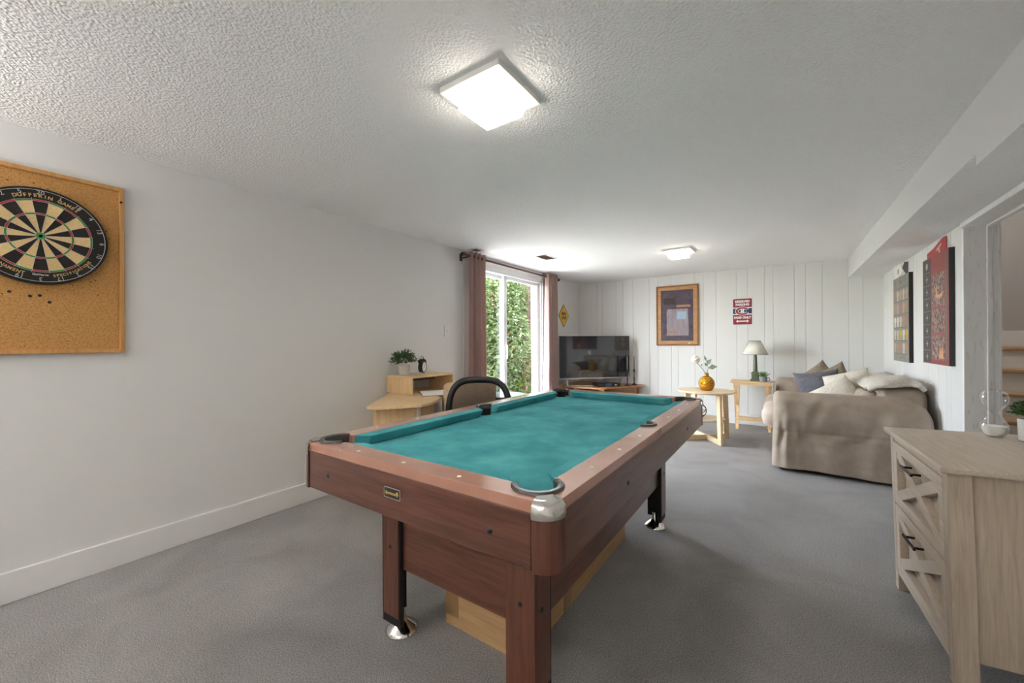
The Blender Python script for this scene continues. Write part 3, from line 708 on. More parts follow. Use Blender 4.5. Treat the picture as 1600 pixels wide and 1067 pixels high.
# maker's plate
pl = MB(); pl.prism([rrect(-.038, .038, -.0165, .0165, .004, 3)], 0, .002, PF); o = pl.obj('maker_plate', M['wire'], pool); o.location = (-.012, -hy+.002, .711)
MB().prism([rrect(-.036, .036, -.0145, .0145, .003, 3)], .002, .0025, PF).obj('plate_face', M['black'], o)
g = MB(); tm = text_mesh('Sportcraft', .0135, .0002, .0004)
for v_ in tm.vertices: v_.co.x += v_.co.y*.25
g.mesh(tm, frame_M((-.003, -.0027, .0), (1, 0, 0), (0, 0, 1))); g.prism([[(.024, .009), (.031, .009), (.028, .002), (.033, .001), (.024, -.009), (.027, -.001), (.022, 0)]], .0025, .0029, PF)
g.obj('lettering', mat('plate gold', 'D9B45A', .4), o)
# skirt panels and legs
lx, ly = .362, .808
for sy in (-1, 1): MB().bx(-lx+.02, lx-.02, sy*(ly-.035), sy*(ly-.017), .277, .64).obj('skirt_panel', M['twx'], pool)
for sx in (-1, 1): MB().bx(sx*(lx-.035), sx*(lx-.017), -ly+.02, ly-.02, .277, .64).obj('skirt_panel', M['twy'], pool)
for sx in (-1, 1):
    for sy in (-1, 1):
        t_ = .02; W_ = .105
        P = [(sx*lx, sy*ly), (sx*(lx-W_), sy*ly), (sx*(lx-W_), sy*(ly-t_)), (sx*(lx-t_), sy*(ly-t_)), (sx*(lx-t_), sy*(ly-W_)), (sx*lx, sy*(ly-W_))]
        lg = MB(); lg.prism([P], .05, .64)
        leg = lg.obj('leg', M['blackmat'], pool)
        a_ = MB(); a_.bx(sx*(lx+(.003 if sx > 0 else -.008)), sx*(lx-W_+(.0 if sx > 0 else .008)), sy*(ly-.001), sy*(ly+.003), .085, .632); a_.obj('leg_facing', M['twz'], leg)
        a_ = MB(); a_.bx(sx*(lx-.001), sx*(lx+.003), sy*(ly-.0), sy*(ly-W_+.010), .085, .632); a_.obj('leg_facing', M['twz'], leg)
        fx, fy = sx*(lx-.052), sy*(ly-.052)
        MB().lathe([(.066, 0), (.066, .005), (.055, .016), (.03, .036), (.018, .05), (.014, .09)], (fx, fy, 0), 28).obj('levelling_foot', M['chrome'], leg, 50)
        for zz in ((.34, .55) if (sx > 0) else (.36,)):
            MB().lathe([(0, .005), (.006, .004), (.008, 0)], (sx*(lx+.003), sy*(ly-.04), zz), 10, Matrix.Rotation(sx*PI/2, 3, 'Y')).obj('bolt', M['black'], leg)
        MB().lathe([(0, .005), (.006, .004), (.008, 0)], (sx*(lx-.05), sy*(ly+.003), .36), 10, Matrix.Rotation(-sy*PI/2, 3, 'X')).obj('bolt', M['black'], leg)

# cardboard box under the table
cbx = thing('cardboard_box', 'long closed cardboard box on the carpet under the pool table', 'box', (-.985, 1.775, 0))
MB().bx(-.195, .195, -.565, .565, 0, .235).obj('carton', M['card'], cbx, bev=.004)
g = MB(); g.bx(-.03, .03, -.565, .565, .235, .2365); g.obj('tape', M['tape'], cbx)
g = MB(); g.bx(-.188, -.12, -.567, -.5655, .045, .2); g.obj('shipping_label', M['tape'], cbx)
g = MB(); g.bx(.195, .1965, -.24, -.17, 0.0, .235); g.obj('side_tape', M['tape'], cbx)

# ------------------------------------------------------------------ farmhouse chest
ch = thing('file_cabinet', 'weathered oak two drawer cabinet with X fronts at the right', 'cabinet', (.475, 1.957, 0))
ch.rotation_euler = Euler((math.radians(.75), -math.radians(1.574), math.radians(2.99)), 'XYZ')
CL, CD, CH_ = .648, .46, .75
# x: 0 at the front (facing the room) to CD; y: 0..CL
MB().bx(-.02, CD+.01, -.022, CL+.022, CH_-.022, CH_).obj('top', M['greywood'], ch, bev=.006, seg=3)
for y_ in (.012, CL-.028): MB().bx(.02, CD-.02, y_, y_+.016, .095, CH_-.022).obj('side_panel', M['greywoodz'], ch)
MB().bx(CD-.03, CD-.018, .02, CL-.02, .095, CH_-.022).obj('back_panel', M['greywoodz'], ch)
MB().bx(.036, CD-.03, .028, CL-.028, .095, .11).obj('bottom_panel', M['greywoodz'], ch)
for (x0, y0) in ((0, 0), (0, CL-.038), (CD-.045, 0), (CD-.045, CL-.038)):
    zb = -(.0275*(x0+.02)+.013*(y0+.02))
    MB().bx(x0, x0+.062 if x0 == 0 else x0+.045, y0, y0+.038, zb, CH_-.022).obj('leg', M['greywoodz'], ch, bev=.003)
MB().bx(.004, .03, .038, CL-.038, CH_-.05, CH_-.022).obj('front_rail', M['greywoodx'], ch)
MB().bx(.002, .024, .038, CL-.038, .072, .092).obj('front_rail', M['greywood'], ch)
for (z0, z1) in ((.096, .402), (.409, .697)):
    y0, y1 = .041, CL-.041; zm = (z0+z1)/2
    d_ = MB().bx(.028, .040, y0, y1, z0, z1).obj('drawer', M['greywoodz'], ch)
    fr = .042
    f_ = MB(); f_.bx(.0, .029, y0, y0+fr, z0, z1); f_.bx(0, .029, y1-fr, y1, z0, z1); f_.bx(0, .029, y0+fr, y1-fr, z0, z0+fr); f_.bx(0, .029, y0+fr, y1-fr, z1-fr, z1)
    f_.obj('drawer_frame', M['greywood'], d_, bev=.002)
    ya, yb, za, zb = y0+fr, y1-fr, z0+fr, z1-fr
    f_ = MB(); f_.beam((.0150, ya, za), (.0150, yb, zb), .027, .045, (0, -1, 1)); f_.obj('cross_bar', M['greywood'], d_, bev=.0015)
    f_ = MB(); f_.beam((.0145, ya, zb), (.0145, yb, za), .027, .045, (0, 1, 1)); f_.obj('cross_bar', M['greywood'], d_, bev=.0015)
    hz = z1-.062; yc = (y0+y1)/2
    h_ = MB(); h_.beam((-.026, yc-.07, hz), (-.026, yc+.07, hz), .008, .01)
    for s_ in (-1, 1): h_.beam((.006, yc+s_*.052, hz), (-.026, yc+s_*.052, hz), .008, .008)
    h_.obj('handle', M['bronze'], d_, bev=.001)

# cabinet top decorations: work on the tilted plane
bpy.context.view_layer.update()
CM = Matrix.Translation(ch.location) @ ch.rotation_euler.to_matrix().to_4x4()
def on_top(lx_, ly_): return CM @ Vector((lx_, ly_, CH_))
# hourglass
hg = thing('hourglass', 'clear glass hourglass with white sand on the oak cabinet', 'hourglass', tuple(on_top(.315, .585)))
hp = [(.0, .0), (.022, .0), (.034, .012), (.041, .034), (.040, .052), (.03, .075), (.014, .094), (.0065, .102), (.014, .11), (.03, .129), (.04, .152), (.041, .168), (.034, .188), (.02, .198), (0, .2)]
gm = glassmat('hourglass glass', 'FBFCFC', mixf=.75)
def dense(p, n=4):
    q = []
    for i in range(len(p)-1):
        p0 = p[max(i-1, 0)]; p1 = p[i]; p2 = p[i+1]; p3 = p[min(i+2, len(p)-1)]
        for k in range(n):
            t = k/n; q.append(tuple(.5*((2*p1[j])+(-p0[j]+p2[j])*t+(2*p0[j]-5*p1[j]+4*p2[j]-p3[j])*t*t+(-p0[j]+3*p1[j]-3*p2[j]+p3[j])*t**3) for j in (0, 1)))
    q.append(p[-1]); return [(max(a, 0), b_) for a, b_ in q]
hpd = dense(hp); inn = [(max(r-.0022, 0), .002+z*.98) for r, z in hpd]
g = MB(); g.lathe(hpd, seg=40, cap=False)
o = g.obj('glass_bulbs', gm, hg, True)
g = MB(); g.lathe([(0, .004), (.02, .004), (.031, .014), (.0365, .034), (.0365, .046), (.0, .052)], seg=32); g.obj('sand', M['sand'], hg, 40)
# leaves helper
def leafquad(mb, p, d, L, W, up_, curl=.2):
    d = Vector(d).normalized(); s_ = d.cross(Vector(up_))
    if s_.length < 1e-3: s_ = d.orthogonal()
    s_.normalize(); n_ = s_.cross(d); p = Vector(p)
    a = p; b1 = p+d*L*.45+s_*W/2+n_*L*.06; b2 = p+d*L*.45-s_*W/2+n_*L*.06; m_ = p+d*L*.5-n_*L*.03; c_ = p+d*L-n_*L*curl*.5
    mb._add([a, b1, m_, b2, c_], [(0, 1, 2), (0, 2, 3), (1, 4, 2), (2, 4, 3)])
def bushy(mb, c, R_, n, L, W, squash=.8, seed=1, lower=-.2):
    rd = random.Random(seed); c = Vector(c)
    for i in range(n):
        while True:
            d = Vector((rd.gauss(0, 1), rd.gauss(0, 1), rd.gauss(0, 1)))
            if d.length > .1:
                d.normalize()
                if d.z > lower: break
        r = R_*rd.uniform(.35, 1)*(1+.25*noise.noise(d*2+Vector((seed, 0, 0))))
        p = c+Vector((d.x*r, d.y*r, d.z*r*squash))
        dd = d+Vector((rd.uniform(-.8, .8), rd.uniform(-.8, .8), rd.uniform(-.5, .8)))
        leafquad(mb, p, dd, L*rd.uniform(.7, 1.2), W*rd.uniform(.7, 1.2), (rd.uniform(-1, 1), rd.uniform(-1, 1), 1))
pp = thing('potted_plant', 'small green plant in a white pot at the right edge of the oak cabinet', 'plant', tuple(on_top(.405, .52)))
MB().lathe([(.0, 0), (.04, 0), (.045, .004), (.048, .09), (.043, .09), (.042, .078), (0, .078)], seg=28).obj('pot', M['potw'], pp, 40)
g = MB(); bushy(g, (0, 0, .115), .062, 520, .02, .012, .75, 5); g.obj('foliage', M['leafc'], pp)

# ------------------------------------------------------------------ sofa
sf = thing('sofa', 'beige slipcovered sofa against the right wall facing the patio door', 'sofa', (0, 0, 0))
SX0, SX1, SY0, SY1 = -.08, .965, 4.34, 6.3
def arm(y0, y1, sgn, name, detail=True):
    """cloth sheet swept along x: outer side (sgn=-1 faces the camera) up, over and down inside"""
    nU, nV = 110, 64
    def top(x):
        z = .705
        e = x-(SX1-.20)
        if e > 0: z -= .17*(1-math.sqrt(max(0, 1-(e/.2)**2)))
        e = (SX0+.05)-x
        if e > 0: z -= .05*(1-math.sqrt(max(0, 1-(e/.05)**2)))
        return z
    yo, yi = (y0, y1) if sgn < 0 else (y1, y0)
    th = abs(y1-y0)
    def f(u, v):
        x = SX0+(SX1-SX0)*u
        zt = top(x); r = .11
        # section: outer wall (v<.62), rounded top, inner wall
        if v < .62:
            z = .035+(zt-r-.035)*(v/.62); off = 0
        elif v < .84:
            a = (v-.62)/.22*PI; z = zt-r+r*sin(a); off = th/2*(1-cos(a))
        else:
            t_ = (v-.84)/.16; z = (zt-r)*(1-t_)+.3*t_; off = th
        y = yo+(-sgn)*off
        seam = .36
        ex = 0
        gath = max(0, 1-max(0, (x-SX0))/.33)
        if v < .62:
            ex += .012*sin(PI*min(1, max(0, (z-seam)/(zt-r-seam+.001)))) if z > seam else .030*((seam-z)/seam)
            d = abs(z-seam)
            ex += -.012*math.exp(-(d/.012)**2)
            ru = math.exp(-(d/.09)**2)*gath
            ex += ru*.015*sin(x*100+2*N3((x*4, 0, z*2), 1, 3))
            if z < seam:
                ex += (.013*gath*(1-.6*(seam-z)/seam)*sin(x*72+1.5*N3((x*3, 0, z*3), 1, 5))+.007*sin(x*24+2*N3((x*3, 0, z*2), 1, 6)))*min(1, (seam-z)/.08)
        # diagonal pull wrinkles
        w_ = N3((x*1.2+z*1.5, x*9-z*5, 0), 1.1, 9)
        ex += .016*w_*(1 if z > .3 else .3)+.005*N3((x, y, z), 14, 4)
        e0 = min(1, max(0, (x-SX0)/.10)); ex -= .07*(1-math.sqrt(max(0, 1-(1-e0)**2))) if v < .84 else 0
        e1 = min(1, max(0, (SX1-x)/.05)); ex -= .03*(1-math.sqrt(max(0, 1-(1-e1)**2))) if v < .84 else 0
        zz = z+(.006*N3((x*5, 1, 0), 1, 2) if v > .55 else 0)+(.006*sin(x*7) if z < .06 else 0)
        if z < .34 and x < SX0+.12: x -= .018*((.34-z)/.34)
        return (x+.004*N3((x, z, y), 20, 6), y+sgn*ex, zz)
    g = MB(); g.grid(f, nU, nV)
    # close the ends
    g.bm.verts.ensure_lookup_table()
    g.bm.faces.new([g.bm.verts[j] for j in range(nV)]); g.bm.faces.new([g.bm.verts[(nU-1)*nV+j] for j in reversed(range(nV))])
    return g.obj(name, M['sofa'], sf, 60)
arm(SY0, SY0+.27, -1, 'arm'); arm(SY1-.27, SY1, 1, 'arm')
def wr(a, s_, seed): return lambda p, n_: p+n_*(a*N3(p, s_, seed)+a*.5*N3(p, s_*2.7, seed+1))
MB().rbox((.815, (SY0+SY1)/2, .42), (.30, SY1-SY0-.30, .74), .11, 16, wr(.015, 4, 3)).obj('backrest', M['sofa'], sf, True)
MB().rbox((.33, (SY0+SY1)/2, .18), (.80, SY1-SY0-.34, .30), .04, 10).obj('seat_base', M['sofa'], sf, True)
for k in (0, 1):
    yc = SY0+.27+(SY1-SY0-.54)*(.25+.5*k)
    MB().rbox((.245, yc, .42), (.86, (SY1-SY0-.54)/2-.005, .19), .075, 14, wr(.012, 5, 5+k)).obj('seat_cushion', M['sofalight'], sf, True)
    MB().rbox((.63, yc, .62), (.15, (SY1-SY0-.6)/2, .22), .08, 12, wr(.014, 5, 15+k)).obj('back_cushion', M['sofa'], sf, True)
MB().bx(-.04, .9, SY0+.04, SY1-.04, .01, .1).obj('underframe', M['blackmat'], sf)
for (x_, y_) in ((0, SY0+.07), (.88, SY0+.07), (0, SY1-.07), (.88, SY1-.07)): MB().bx(x_-.025, x_+.025, y_-.025, y_+.025, 0, .03).obj('foot', M['blackmat'], sf)
# cushions
def pillow(name, label, loc, rot, W_, T_, m, seed, group=None, pinch=.10):
    def f(u, v, sg):
        a, b_ = 2*u-1, 2*v-1
        x = a*(1-pinch*(1-b_*b_)); y = b_*(1-pinch*(1-a*a))
        t_ = (max(0, 1-a**2)*max(0, 1-b_**2))**.42
        w_ = .05*N3((a*2, b_*2, sg), 1.3, seed)*t_+.02*N3((a*5, b_*5, sg), 1.3, seed)*t_
        return (x*W_/2, y*W_/2, sg*(T_/2*t_)+w_*W_*.3)
    g = MB(); n = 30
    g.grid(lambda u, v: f(u, v, 1), n, n); g.grid(lambda u, v: f(u, v, -1), n, n)
    bmesh.ops.remove_doubles(g.bm, verts=g.bm.verts[:], dist=.0005)
    o = g.obj(name, m, None, True)
    o.location = loc; o.rotation_euler = rot
    return tag(o, label, 'cushion', group)
# pillows lean on the far arm (rotated about x so that they stand, diamond corner up for the peaked ones)
def stand(roll, lean, yawz):
    return (Matrix.Rotation(yawz, 3, 'Z') @ Matrix.Rotation(PI/2-lean, 3, 'X') @ Matrix.Rotation(roll, 3, 'Z')).to_euler()
pillow('throw_pillow', 'taupe linen cushion rear left against the far sofa arm, behind the blue grey one', (.35, 5.86, .665), stand(.65, .25, .1), .42, .16, M['taupe'], 1, 'sofa cushions')
pillow('throw_pillow', 'taupe linen cushion with a pointed corner right of the blue grey one', (.445, 5.72, .66), stand(.5, .22, -.3), .43, .16, M['taupe'], 2, 'sofa cushions')
pillow('throw_pillow', 'blue grey chenille cushion leaning on the taupe ones', (.33, 5.52, .64), stand(.16, .3, .1), .42, .19, M['bluegrey'], 3, 'sofa cushions')
pillow('throw_pillow', 'fluffy cream cushion in front, beside the blue grey one', (.455, 5.04, .60), stand(.62, .3, -.1), .36, .22, M['fluffy'], 4, 'sofa cushions', .05)
pillow('throw_pillow', 'fluffy cream cushion at the back of the seat next to the throw', (.545, 5.22, .665), stand(.3, .2, -.5), .40, .21, M['fluffy'], 5, 'sofa cushions', .05)
# throw blanket over the back
def thr(u, v):
    y = 4.47+1.05*v+.05*N3((u*3, v*3, 0), 1, 4); s_ = u
    path = [(.60, .74), (.65, .79), (.72, .815), (.80, .825), (.86, .825), (.91, .81), (.94, .775)]
    k = min(len(path)-2, int(s_*(len(path)-1))); t_ = s_*(len(path)-1)-k
    x = path[k][0]*(1-t_)+path[k+1][0]*t_; z = path[k][1]*(1-t_)+path[k+1][1]*t_
    edge = min(v, 1-v)
    z += .02*N3((x*6, y*5, 0), 1, 8)+.012*N3((x*14, y*12, 0), 1, 9)+.012
    z -= .03*max(0, 1-edge/.06)
    return (x, y, z)
o = MB().grid(thr, 36, 50).obj('throw_blanket', M['throw'], None, True, solid=.028)
tag(o, 'cream sherpa throw blanket draped over the sofa back', 'blanket')

# ------------------------------------------------------------------ round side table with shelf, sphere, vase
rtab = thing('round_side_table', 'round birch side table with crossed base behind the pool table', 'side table', (-.765, 5.23, 0))
MB().lathe([(0, .566), (.298, .566), (.308, .571), (.312, .579), (.308, .588), (0, .588)], seg=64).obj('tabletop', M['birch'], rtab, 35)
legs = [(.175, -.23), (.19, .17), (-.19, -.19), (-.175, .23)]
for (x_, y_) in legs:
    d = Vector((x_, y_, 0)).normalized(); p = Vector((x_, y_, 0))
    MB().beam(p+Vector((0, 0, 0)), p*.93+Vector((0, 0, .566)), .028, .07, d).obj('leg', M['birch'], rtab, bev=.002)
for a, b_ in ((0, 3), (1, 2)):
    pa_ = Vector((*legs[a], .03+.001*a)); pb_ = Vector((*legs[b_], .03+.001*a)); MB().beam(pa_*.97, pb_*.97, .028, .056).obj('base_bar', M['birch'], rtab, bev=.002)
MB().lathe([(0, .245), (.2, .245), (.203, .252), (.2, .262), (0, .262)], seg=40).obj('shelf', M['birch'], rtab, 35)
sp = thing('wire_sphere', 'decorative black and brass wire sphere on the round table shelf', 'ornament', (-.84, 5.17, .262))
for i, (ax, ay, az) in enumerate([(0, 0, 0), (.9, 0, .3), (-.9, .2, .8), (1.57, .4, 0), (.5, 1.4, .5)]):
    Rm = Euler((ax, ay, az)).to_matrix(); MB().tube([Rm @ Vector((.084*cos(k*PI/20), .084*sin(k*PI/20), 0))+Vector((0, 0, .088)) for k in range(40)], .0042, 6, True).obj('hoop', M['goldhammer'] if i == 2 else M['iron'], sp, True)
vs_ = thing('vase', 'round hammered gold vase holding a white rose on the round side table', 'vase', (-.757, 5.2, .588))
vprof = dense([(0, 0), (.045, 0), (.062, .012), (.083, .05), (.089, .085), (.08, .125), (.055, .158), (.028, .175), (.024, .185), (.024, .205), (.027, .208), (.02, .208), (.019, .18)], 3)
MB().lathe(vprof, seg=40, cap=False).obj('vessel', M['goldhammer'], vs_, True)
fl_ = thing('rose_stem', 'white artificial rose with grey green leaves standing in the gold vase', 'flower', (-.757, 5.2, .788))
MB().tube([(0, 0, -.12), (-.005, 0, .0), (-.055, -.0, .07), (-.115, -.01, .14)], .003, 6).obj('stem', M['stem'], fl_, True)
g = MB()
def petal_ball(u, v):
    t_ = 2*PI*u; p_ = PI*v; d = Vector((sin(p_)*cos(t_), sin(p_)*sin(t_), cos(p_)))
    r = .046*(1+.16*sin(5*t_+9*p_)*sin(p_)+.12*noise.noise(d*5))
    return Vector((-.118, -.011, .168))+d*r
g.grid(petal_ball, 40, 20, True); bmesh.ops.remove_doubles(g.bm, verts=g.bm.verts[:], dist=.0003)
g.obj('bloom', M['rose'], fl_, True)
MB().tube([(0, 0, -.12), (.004, 0, 0), (.02, -.005, .07), (.0, -.01, .15)], .0025, 6).obj('stem', M['stem'], fl_, True)
g = MB()
for p, d, L, W_ in (((.0, -.01, .15), (-.3, 0, 1), .075, .028), ((.01, -.01, .11), (.4, -.3, .6), .09, .06), ((.02, 0, .07), (1, -.1, .25), .10, .07), ((.005, 0, .09), (-.5, .1, .9), .05, .03), ((.03, 0, .06), (.9, .2, .9), .06, .04), ((-.06, 0, .09), (.4, .2, .8), .03, .02)):
    leafquad(g, p, d, L, W_, (0, -1, .6))
g.obj('leaves', M['leafa'], fl_)

# ------------------------------------------------------------------ folding tray table, lamp, plant mug
tt = thing('tray_table', 'light pine folding tray table by the far wall beside the sofa', 'side table', (-.335, 6.17, 0))
MB().bx(-.255, .235, -.16, .16, .618, .642).obj('tabletop', M['pine'], tt, bev=.004)
MB().bx(-.225, .215, -.15, -.125, .598, .618).obj('batten', M['pine'], tt)
for s_ in (-.19, .175):
    for k in (-1, 1):
        MB().beam((s_+.012*k, -.13*k, 0), (s_+.012*k, .13*k, .61), .02, .035, (1, 0, 0)).obj('leg', M['pinez'], tt, bev=.002)
for k in (-1, 1): MB().beam((-.2, -.085*k, .13), (.19, -.085*k, .13), .02, .03).obj('stretcher', M['pine'], tt, bev=.002)
lp = thing('table_lamp', 'green column table lamp with an off white shade on the pine tray table', 'lamp', (-.31, 6.18, .642))
b_ = MB()
for z0, z1, a, c_ in ((0, .022, .057, .057), (.022, .04, .05, .042), (.04, .098, .042, .042), (.098, .108, .05, .05), (.108, .128, .044, .03)):
    b_.hull([(-a, -a, z0), (a, -a, z0), (a, a, z0), (-a, a, z0), (-c_, -c_, z1), (c_, -c_, z1), (c_, c_, z1), (-c_, c_, z1)])
b_.obj('base', M['green_lamp'], lp, bev=.003)
MB().lathe([(.026, .128), (.019, .34), (.024, .345), (.024, .36), (.008, .365), (.008, .42)], seg=8).obj('column', M['green_lamp'], lp)
MB().lathe([(.147, .355), (.066, .535)], seg=48, cap=False).obj('lamp_shade', M['shade'], lp, True, solid=.002)
g = MB(); g.tube([(.147*cos(a), .147*sin(a), .355) for a in [i*PI/24 for i in range(48)]], .003, 6, True); g.tube([(.066*cos(a), .066*sin(a), .535) for a in [i*PI/16 for i in range(32)]], .003, 6, True); g.obj('shade_trim', M['green_lamp'], lp)
mg = thing('potted_plant', 'spiky green succulent in a blue grey mug beside the green lamp', 'plant', (-.215, 6.1, .642))
MB().lathe([(0, 0), (.038, 0), (.042, .006), (.044, .07), (.04, .07), (.039, .058), (0, .058)], seg=24).obj('mug', M['mug'], mg, 40)
MB().tube([(.042, 0, .058), (.062, -.006, .056), (.07, -.008, .038), (.062, -.006, .02), (.042, 0, .016)], .0055, 8).obj('handle', M['mug'], mg, True)
g = MB(); rd = random.Random(3)
for i in range(34):
    a = i*2.4; e = .25+1.0*(i/34); d = Vector((cos(a)*sin(e), sin(a)*sin(e), cos(e))); leafquad(g, Vector((0, 0, .058))+d*.006, d, .07+.03*rd.random(), .016, (0, 0, 1) if e > .5 else (1, 0, 0), -.1)
g.obj('foliage', M['leafb'], mg)

# ------------------------------------------------------------------ TV corner
tv = thing('television', 'large black flat television across the far left corner', 'television', (-2.435, 5.84, .49), math.atan2(.86, .81))
W_ = 1.185; b0 = .105; hh = .675
MB().bx(-W_/2, W_/2, -.0, .035, b0, b0+hh).obj('housing', M['silver'], tv, bev=.004)
MB().bx(-W_/2+.006, W_/2-.006, -.003, .0, b0+.022, b0+hh-.006).obj('screen', M['screen'], tv)
MB().bx(-W_/2, W_/2, -.006, .0, b0, b0+.02).obj('lower_bezel', M['silver'], tv)
for s_ in (-.45, .45):
    f_ = MB(); f_.beam((s_, .02, b0+.02), (s_+.04*(1 if s_ > 0 else -1), -.10, .006), .02, .012); f_.beam((s_, .02, b0+.02), (s_+.04*(1 if s_ > 0 else -1), .12, .006), .02, .012); f_.obj('stand_foot', M['silver'], tv)
sn = thing('tv_stand', 'honey oak corner stand carrying the television', 'tv stand', (-2.4, 6.0, 0))
P = [(-2.965, 6.43), (-1.86, 6.43), (-1.827, 6.26), (-2.20, 5.60), (-2.28, 5.55), (-2.62, 5.52), (-2.965, 5.55)]
P = [(a+2.4, b_-6.0) for a, b_ in P]
MB().prism([P], .465, .49).obj('top', M['oak'], sn, bev=.006)
P2 = [(a*.93, b_*.93+.02) for a, b_ in P]
MB().prism([P2], .2, .22).obj('shelf', M['oak'], sn); MB().prism([P2], .03, .06).obj('bottom_shelf', M['oak'], sn)
for (x_, y_) in ((.46, .22), (.14, -.33), (-.25, -.42), (-.5, .38), (.45, .38), (-.5, -.38)): MB().bx(x_-.03, x_+.03, y_-.02, y_+.02, 0, .465).obj('upright', M['oak'], sn)
MB().bx(-.5, .45, .385, .395, .03, .465).obj('back_panel', M['oak'], sn)
cbx_ = thing('set_top_box', 'black cable box with small lights on the tv stand', 'set-top box', (-2.245, 5.83, .49), math.radians(46))
MB().bx(-.19, .19, -.1, .1, .006, .055).obj('case', M['black'], cbx_, bev=.006)
MB().bx(-.06, .03, -.1015, -.1, .018, .042).obj('display', mat('blue display', '3E4C78', .2), cbx_); MB().bx(.09, .12, -.1015, -.1, .022, .036).obj('label', M['plate'], cbx_)
for s_ in (-.16, .16):
    MB().lathe([(.012, 0), (.012, .007)], (s_, -.07, 0), 10).obj('foot', M['black'], cbx_)
    MB().lathe([(.012, 0), (.012, .007)], (s_, .07, 0), 10).obj('foot', M['black'], cbx_)
def candle(x, y, label):
    t = thing('candlestick', label, 'candlestick', (x, y, .49), group='black candlesticks with taper candles')
    MB().lathe(dense([(.0, 0), (.048, 0), (.05, .006), (.03, .02), (.012, .035), (.008, .06), (.012, .1), (.007, .14), (.008, .2), (.012, .21)], 2), seg=20).obj('holder', M['iron'], t, 50)
    MB().lathe([(.0, .21), (.026, .214), (.028, .219), (.012, .22), (.015, .235), (.018, .25), (.012, .25), (.0, .245)], seg=20).obj('drip_tray', M['iron'], t, 50)
    MB().lathe([(.0105, .24), (.0095, .455), (.004, .465), (0, .467)], seg=14).obj('candle', M['candle'], t, 50)
    return t
c0 = candle(-2.0, 6.07, 'left black candlestick with grey taper in front of the television edge')
dup(c0, (-1.93, 6.185, .49), label='right black candlestick with grey taper, clear of the television')
cab = MB().tube([(-2.86, 5.62, .494), (-2.75, 5.64, .494), (-2.68, 5.6, .494), (-2.62, 5.64, .494), (-2.5, 5.69, .494), (-2.42, 5.72, .494)], .0035, 6)
tag(cab.obj('cable', M['white'], None, True), 'thin white cable trailing across the left of the tv stand', 'cable')

# ------------------------------------------------------------------ desk corner
dk = thing('desk', 'light maple corner desk against the left wall', 'desk', (-2.5, 2.2, 0))
P = [(-2.925, 2.32), (-2.41, 1.70), (-2.34, 1.715), (-2.22, 1.85), (-2.145, 1.97), (-2.16, 2.08), (-2.27, 2.29), (-2.38, 2.36), (-2.40, 2.75), (-2.40, 2.98), (-2.925, 2.98)]
P = [(a+2.5, b_-2.2) for a, b_ in P]
MB().prism([P], .712, .735).obj('desktop', M['maple'], dk, bev=.004)
b_ = MB(); b_.hull([(.085, -.44, 0), (.105, -.43, 0), (-.375, .13, 0), (-.395, .12, 0), (.085, -.44, .712), (.105, -.43, .712), (-.375, .13, .712), (-.395, .12, .712)])
b_.obj('side_panel', M['maplez'], dk)
b_ = MB(); b_.hull([(.10, -.43, .0), (.118, -.44, .0), (.285, -.20, .0), (.268, -.19, 0), (.10, -.43, .712), (.118, -.44, .712), (.285, -.2, .712), (.268, -.19, .712)]); b_.obj('front_panel', M['maplez'], dk)
b_ = MB(); b_.hull([(.275, -.19, 0), (.29, -.18, 0), (.12, .12, 0), (.10, .11, 0), (.275, -.19, .712), (.29, -.18, .712), (.12, .12, .712), (.10, .11, .712)]); b_.obj('side_panel', M['maplez'], dk)
b_ = MB(); b_.bx(-.4, .13, .74, .765, 0, .712); b_.obj('side_panel', M['maplez'], dk)
b_ = MB(); b_.bx(.27, .295, -.21, -.185, 0, .712); b_.obj('leg', M['plate'], dk)
hu = thing('desk_hutch', 'small maple riser shelf standing on the desk', 'shelf', (-2.74, 2.53, .735))
MB().bx(-.18, .15, -.265, .255, .138, .155).obj('shelf_top', M['maple'], hu, bev=.002)
for y_ in (-.265, .238): MB().bx(-.18, .15, y_, y_+.018, 0, .138).obj('side_panel', M['maplez'], hu, bev=.002)
MB().bx(-.1, -.085, -.247, .238, .088, .138).obj('back_rail', mat('grey blue rail', '6F7476', .4), hu)
dp = thing('potted_plant', 'bushy green plant in a concrete pot on the desk riser', 'plant', (-2.80, 2.36, .89))
MB().lathe([(0, 0), (.045, 0), (.05, .005), (.056, .088), (.05, .088), (.049, .075), (0, .075)], seg=28).obj('pot', M['pot'], dp, 40)
g = MB(); bushy(g, (0, 0, .13), .105, 480, .034, .016, .72, 8, -.25); g.obj('foliage', M['leafc'], dp)
ck = thing('alarm_clock', 'black twin bell alarm clock beside the plant on the desk riser', 'clock', (-2.735, 2.52, .89), math.radians(22))
RY = Matrix.Rotation(PI/2, 3, 'Y')
MB().lathe([(0, -.022), (.04, -.022), (.052, -.016), (.054, .018), (.048, .024), (.046, .02), (0, .02)], (0, 0, .064), 32, RY).obj('case', M['black'], ck, 40)
MB().lathe([(0, .0215), (.045, .0205)], (0, 0, .064), 32, RY, cap=False).obj('dial', M['paper'], ck)
g = MB(); g.beam((.0225, 0, .064), (.0225, .012, .088), .003, .001); g.beam((.0225, 0, .064), (.0225, -.024, .058), .003, .001)
for k in range(12): a = k*PI/6; g.beam((.0222, .034*cos(a), .064+.034*sin(a)), (.0222, .04*cos(a), .064+.04*sin(a)), .0025, .001)
g.obj('hands_and_marks', M['black'], ck)
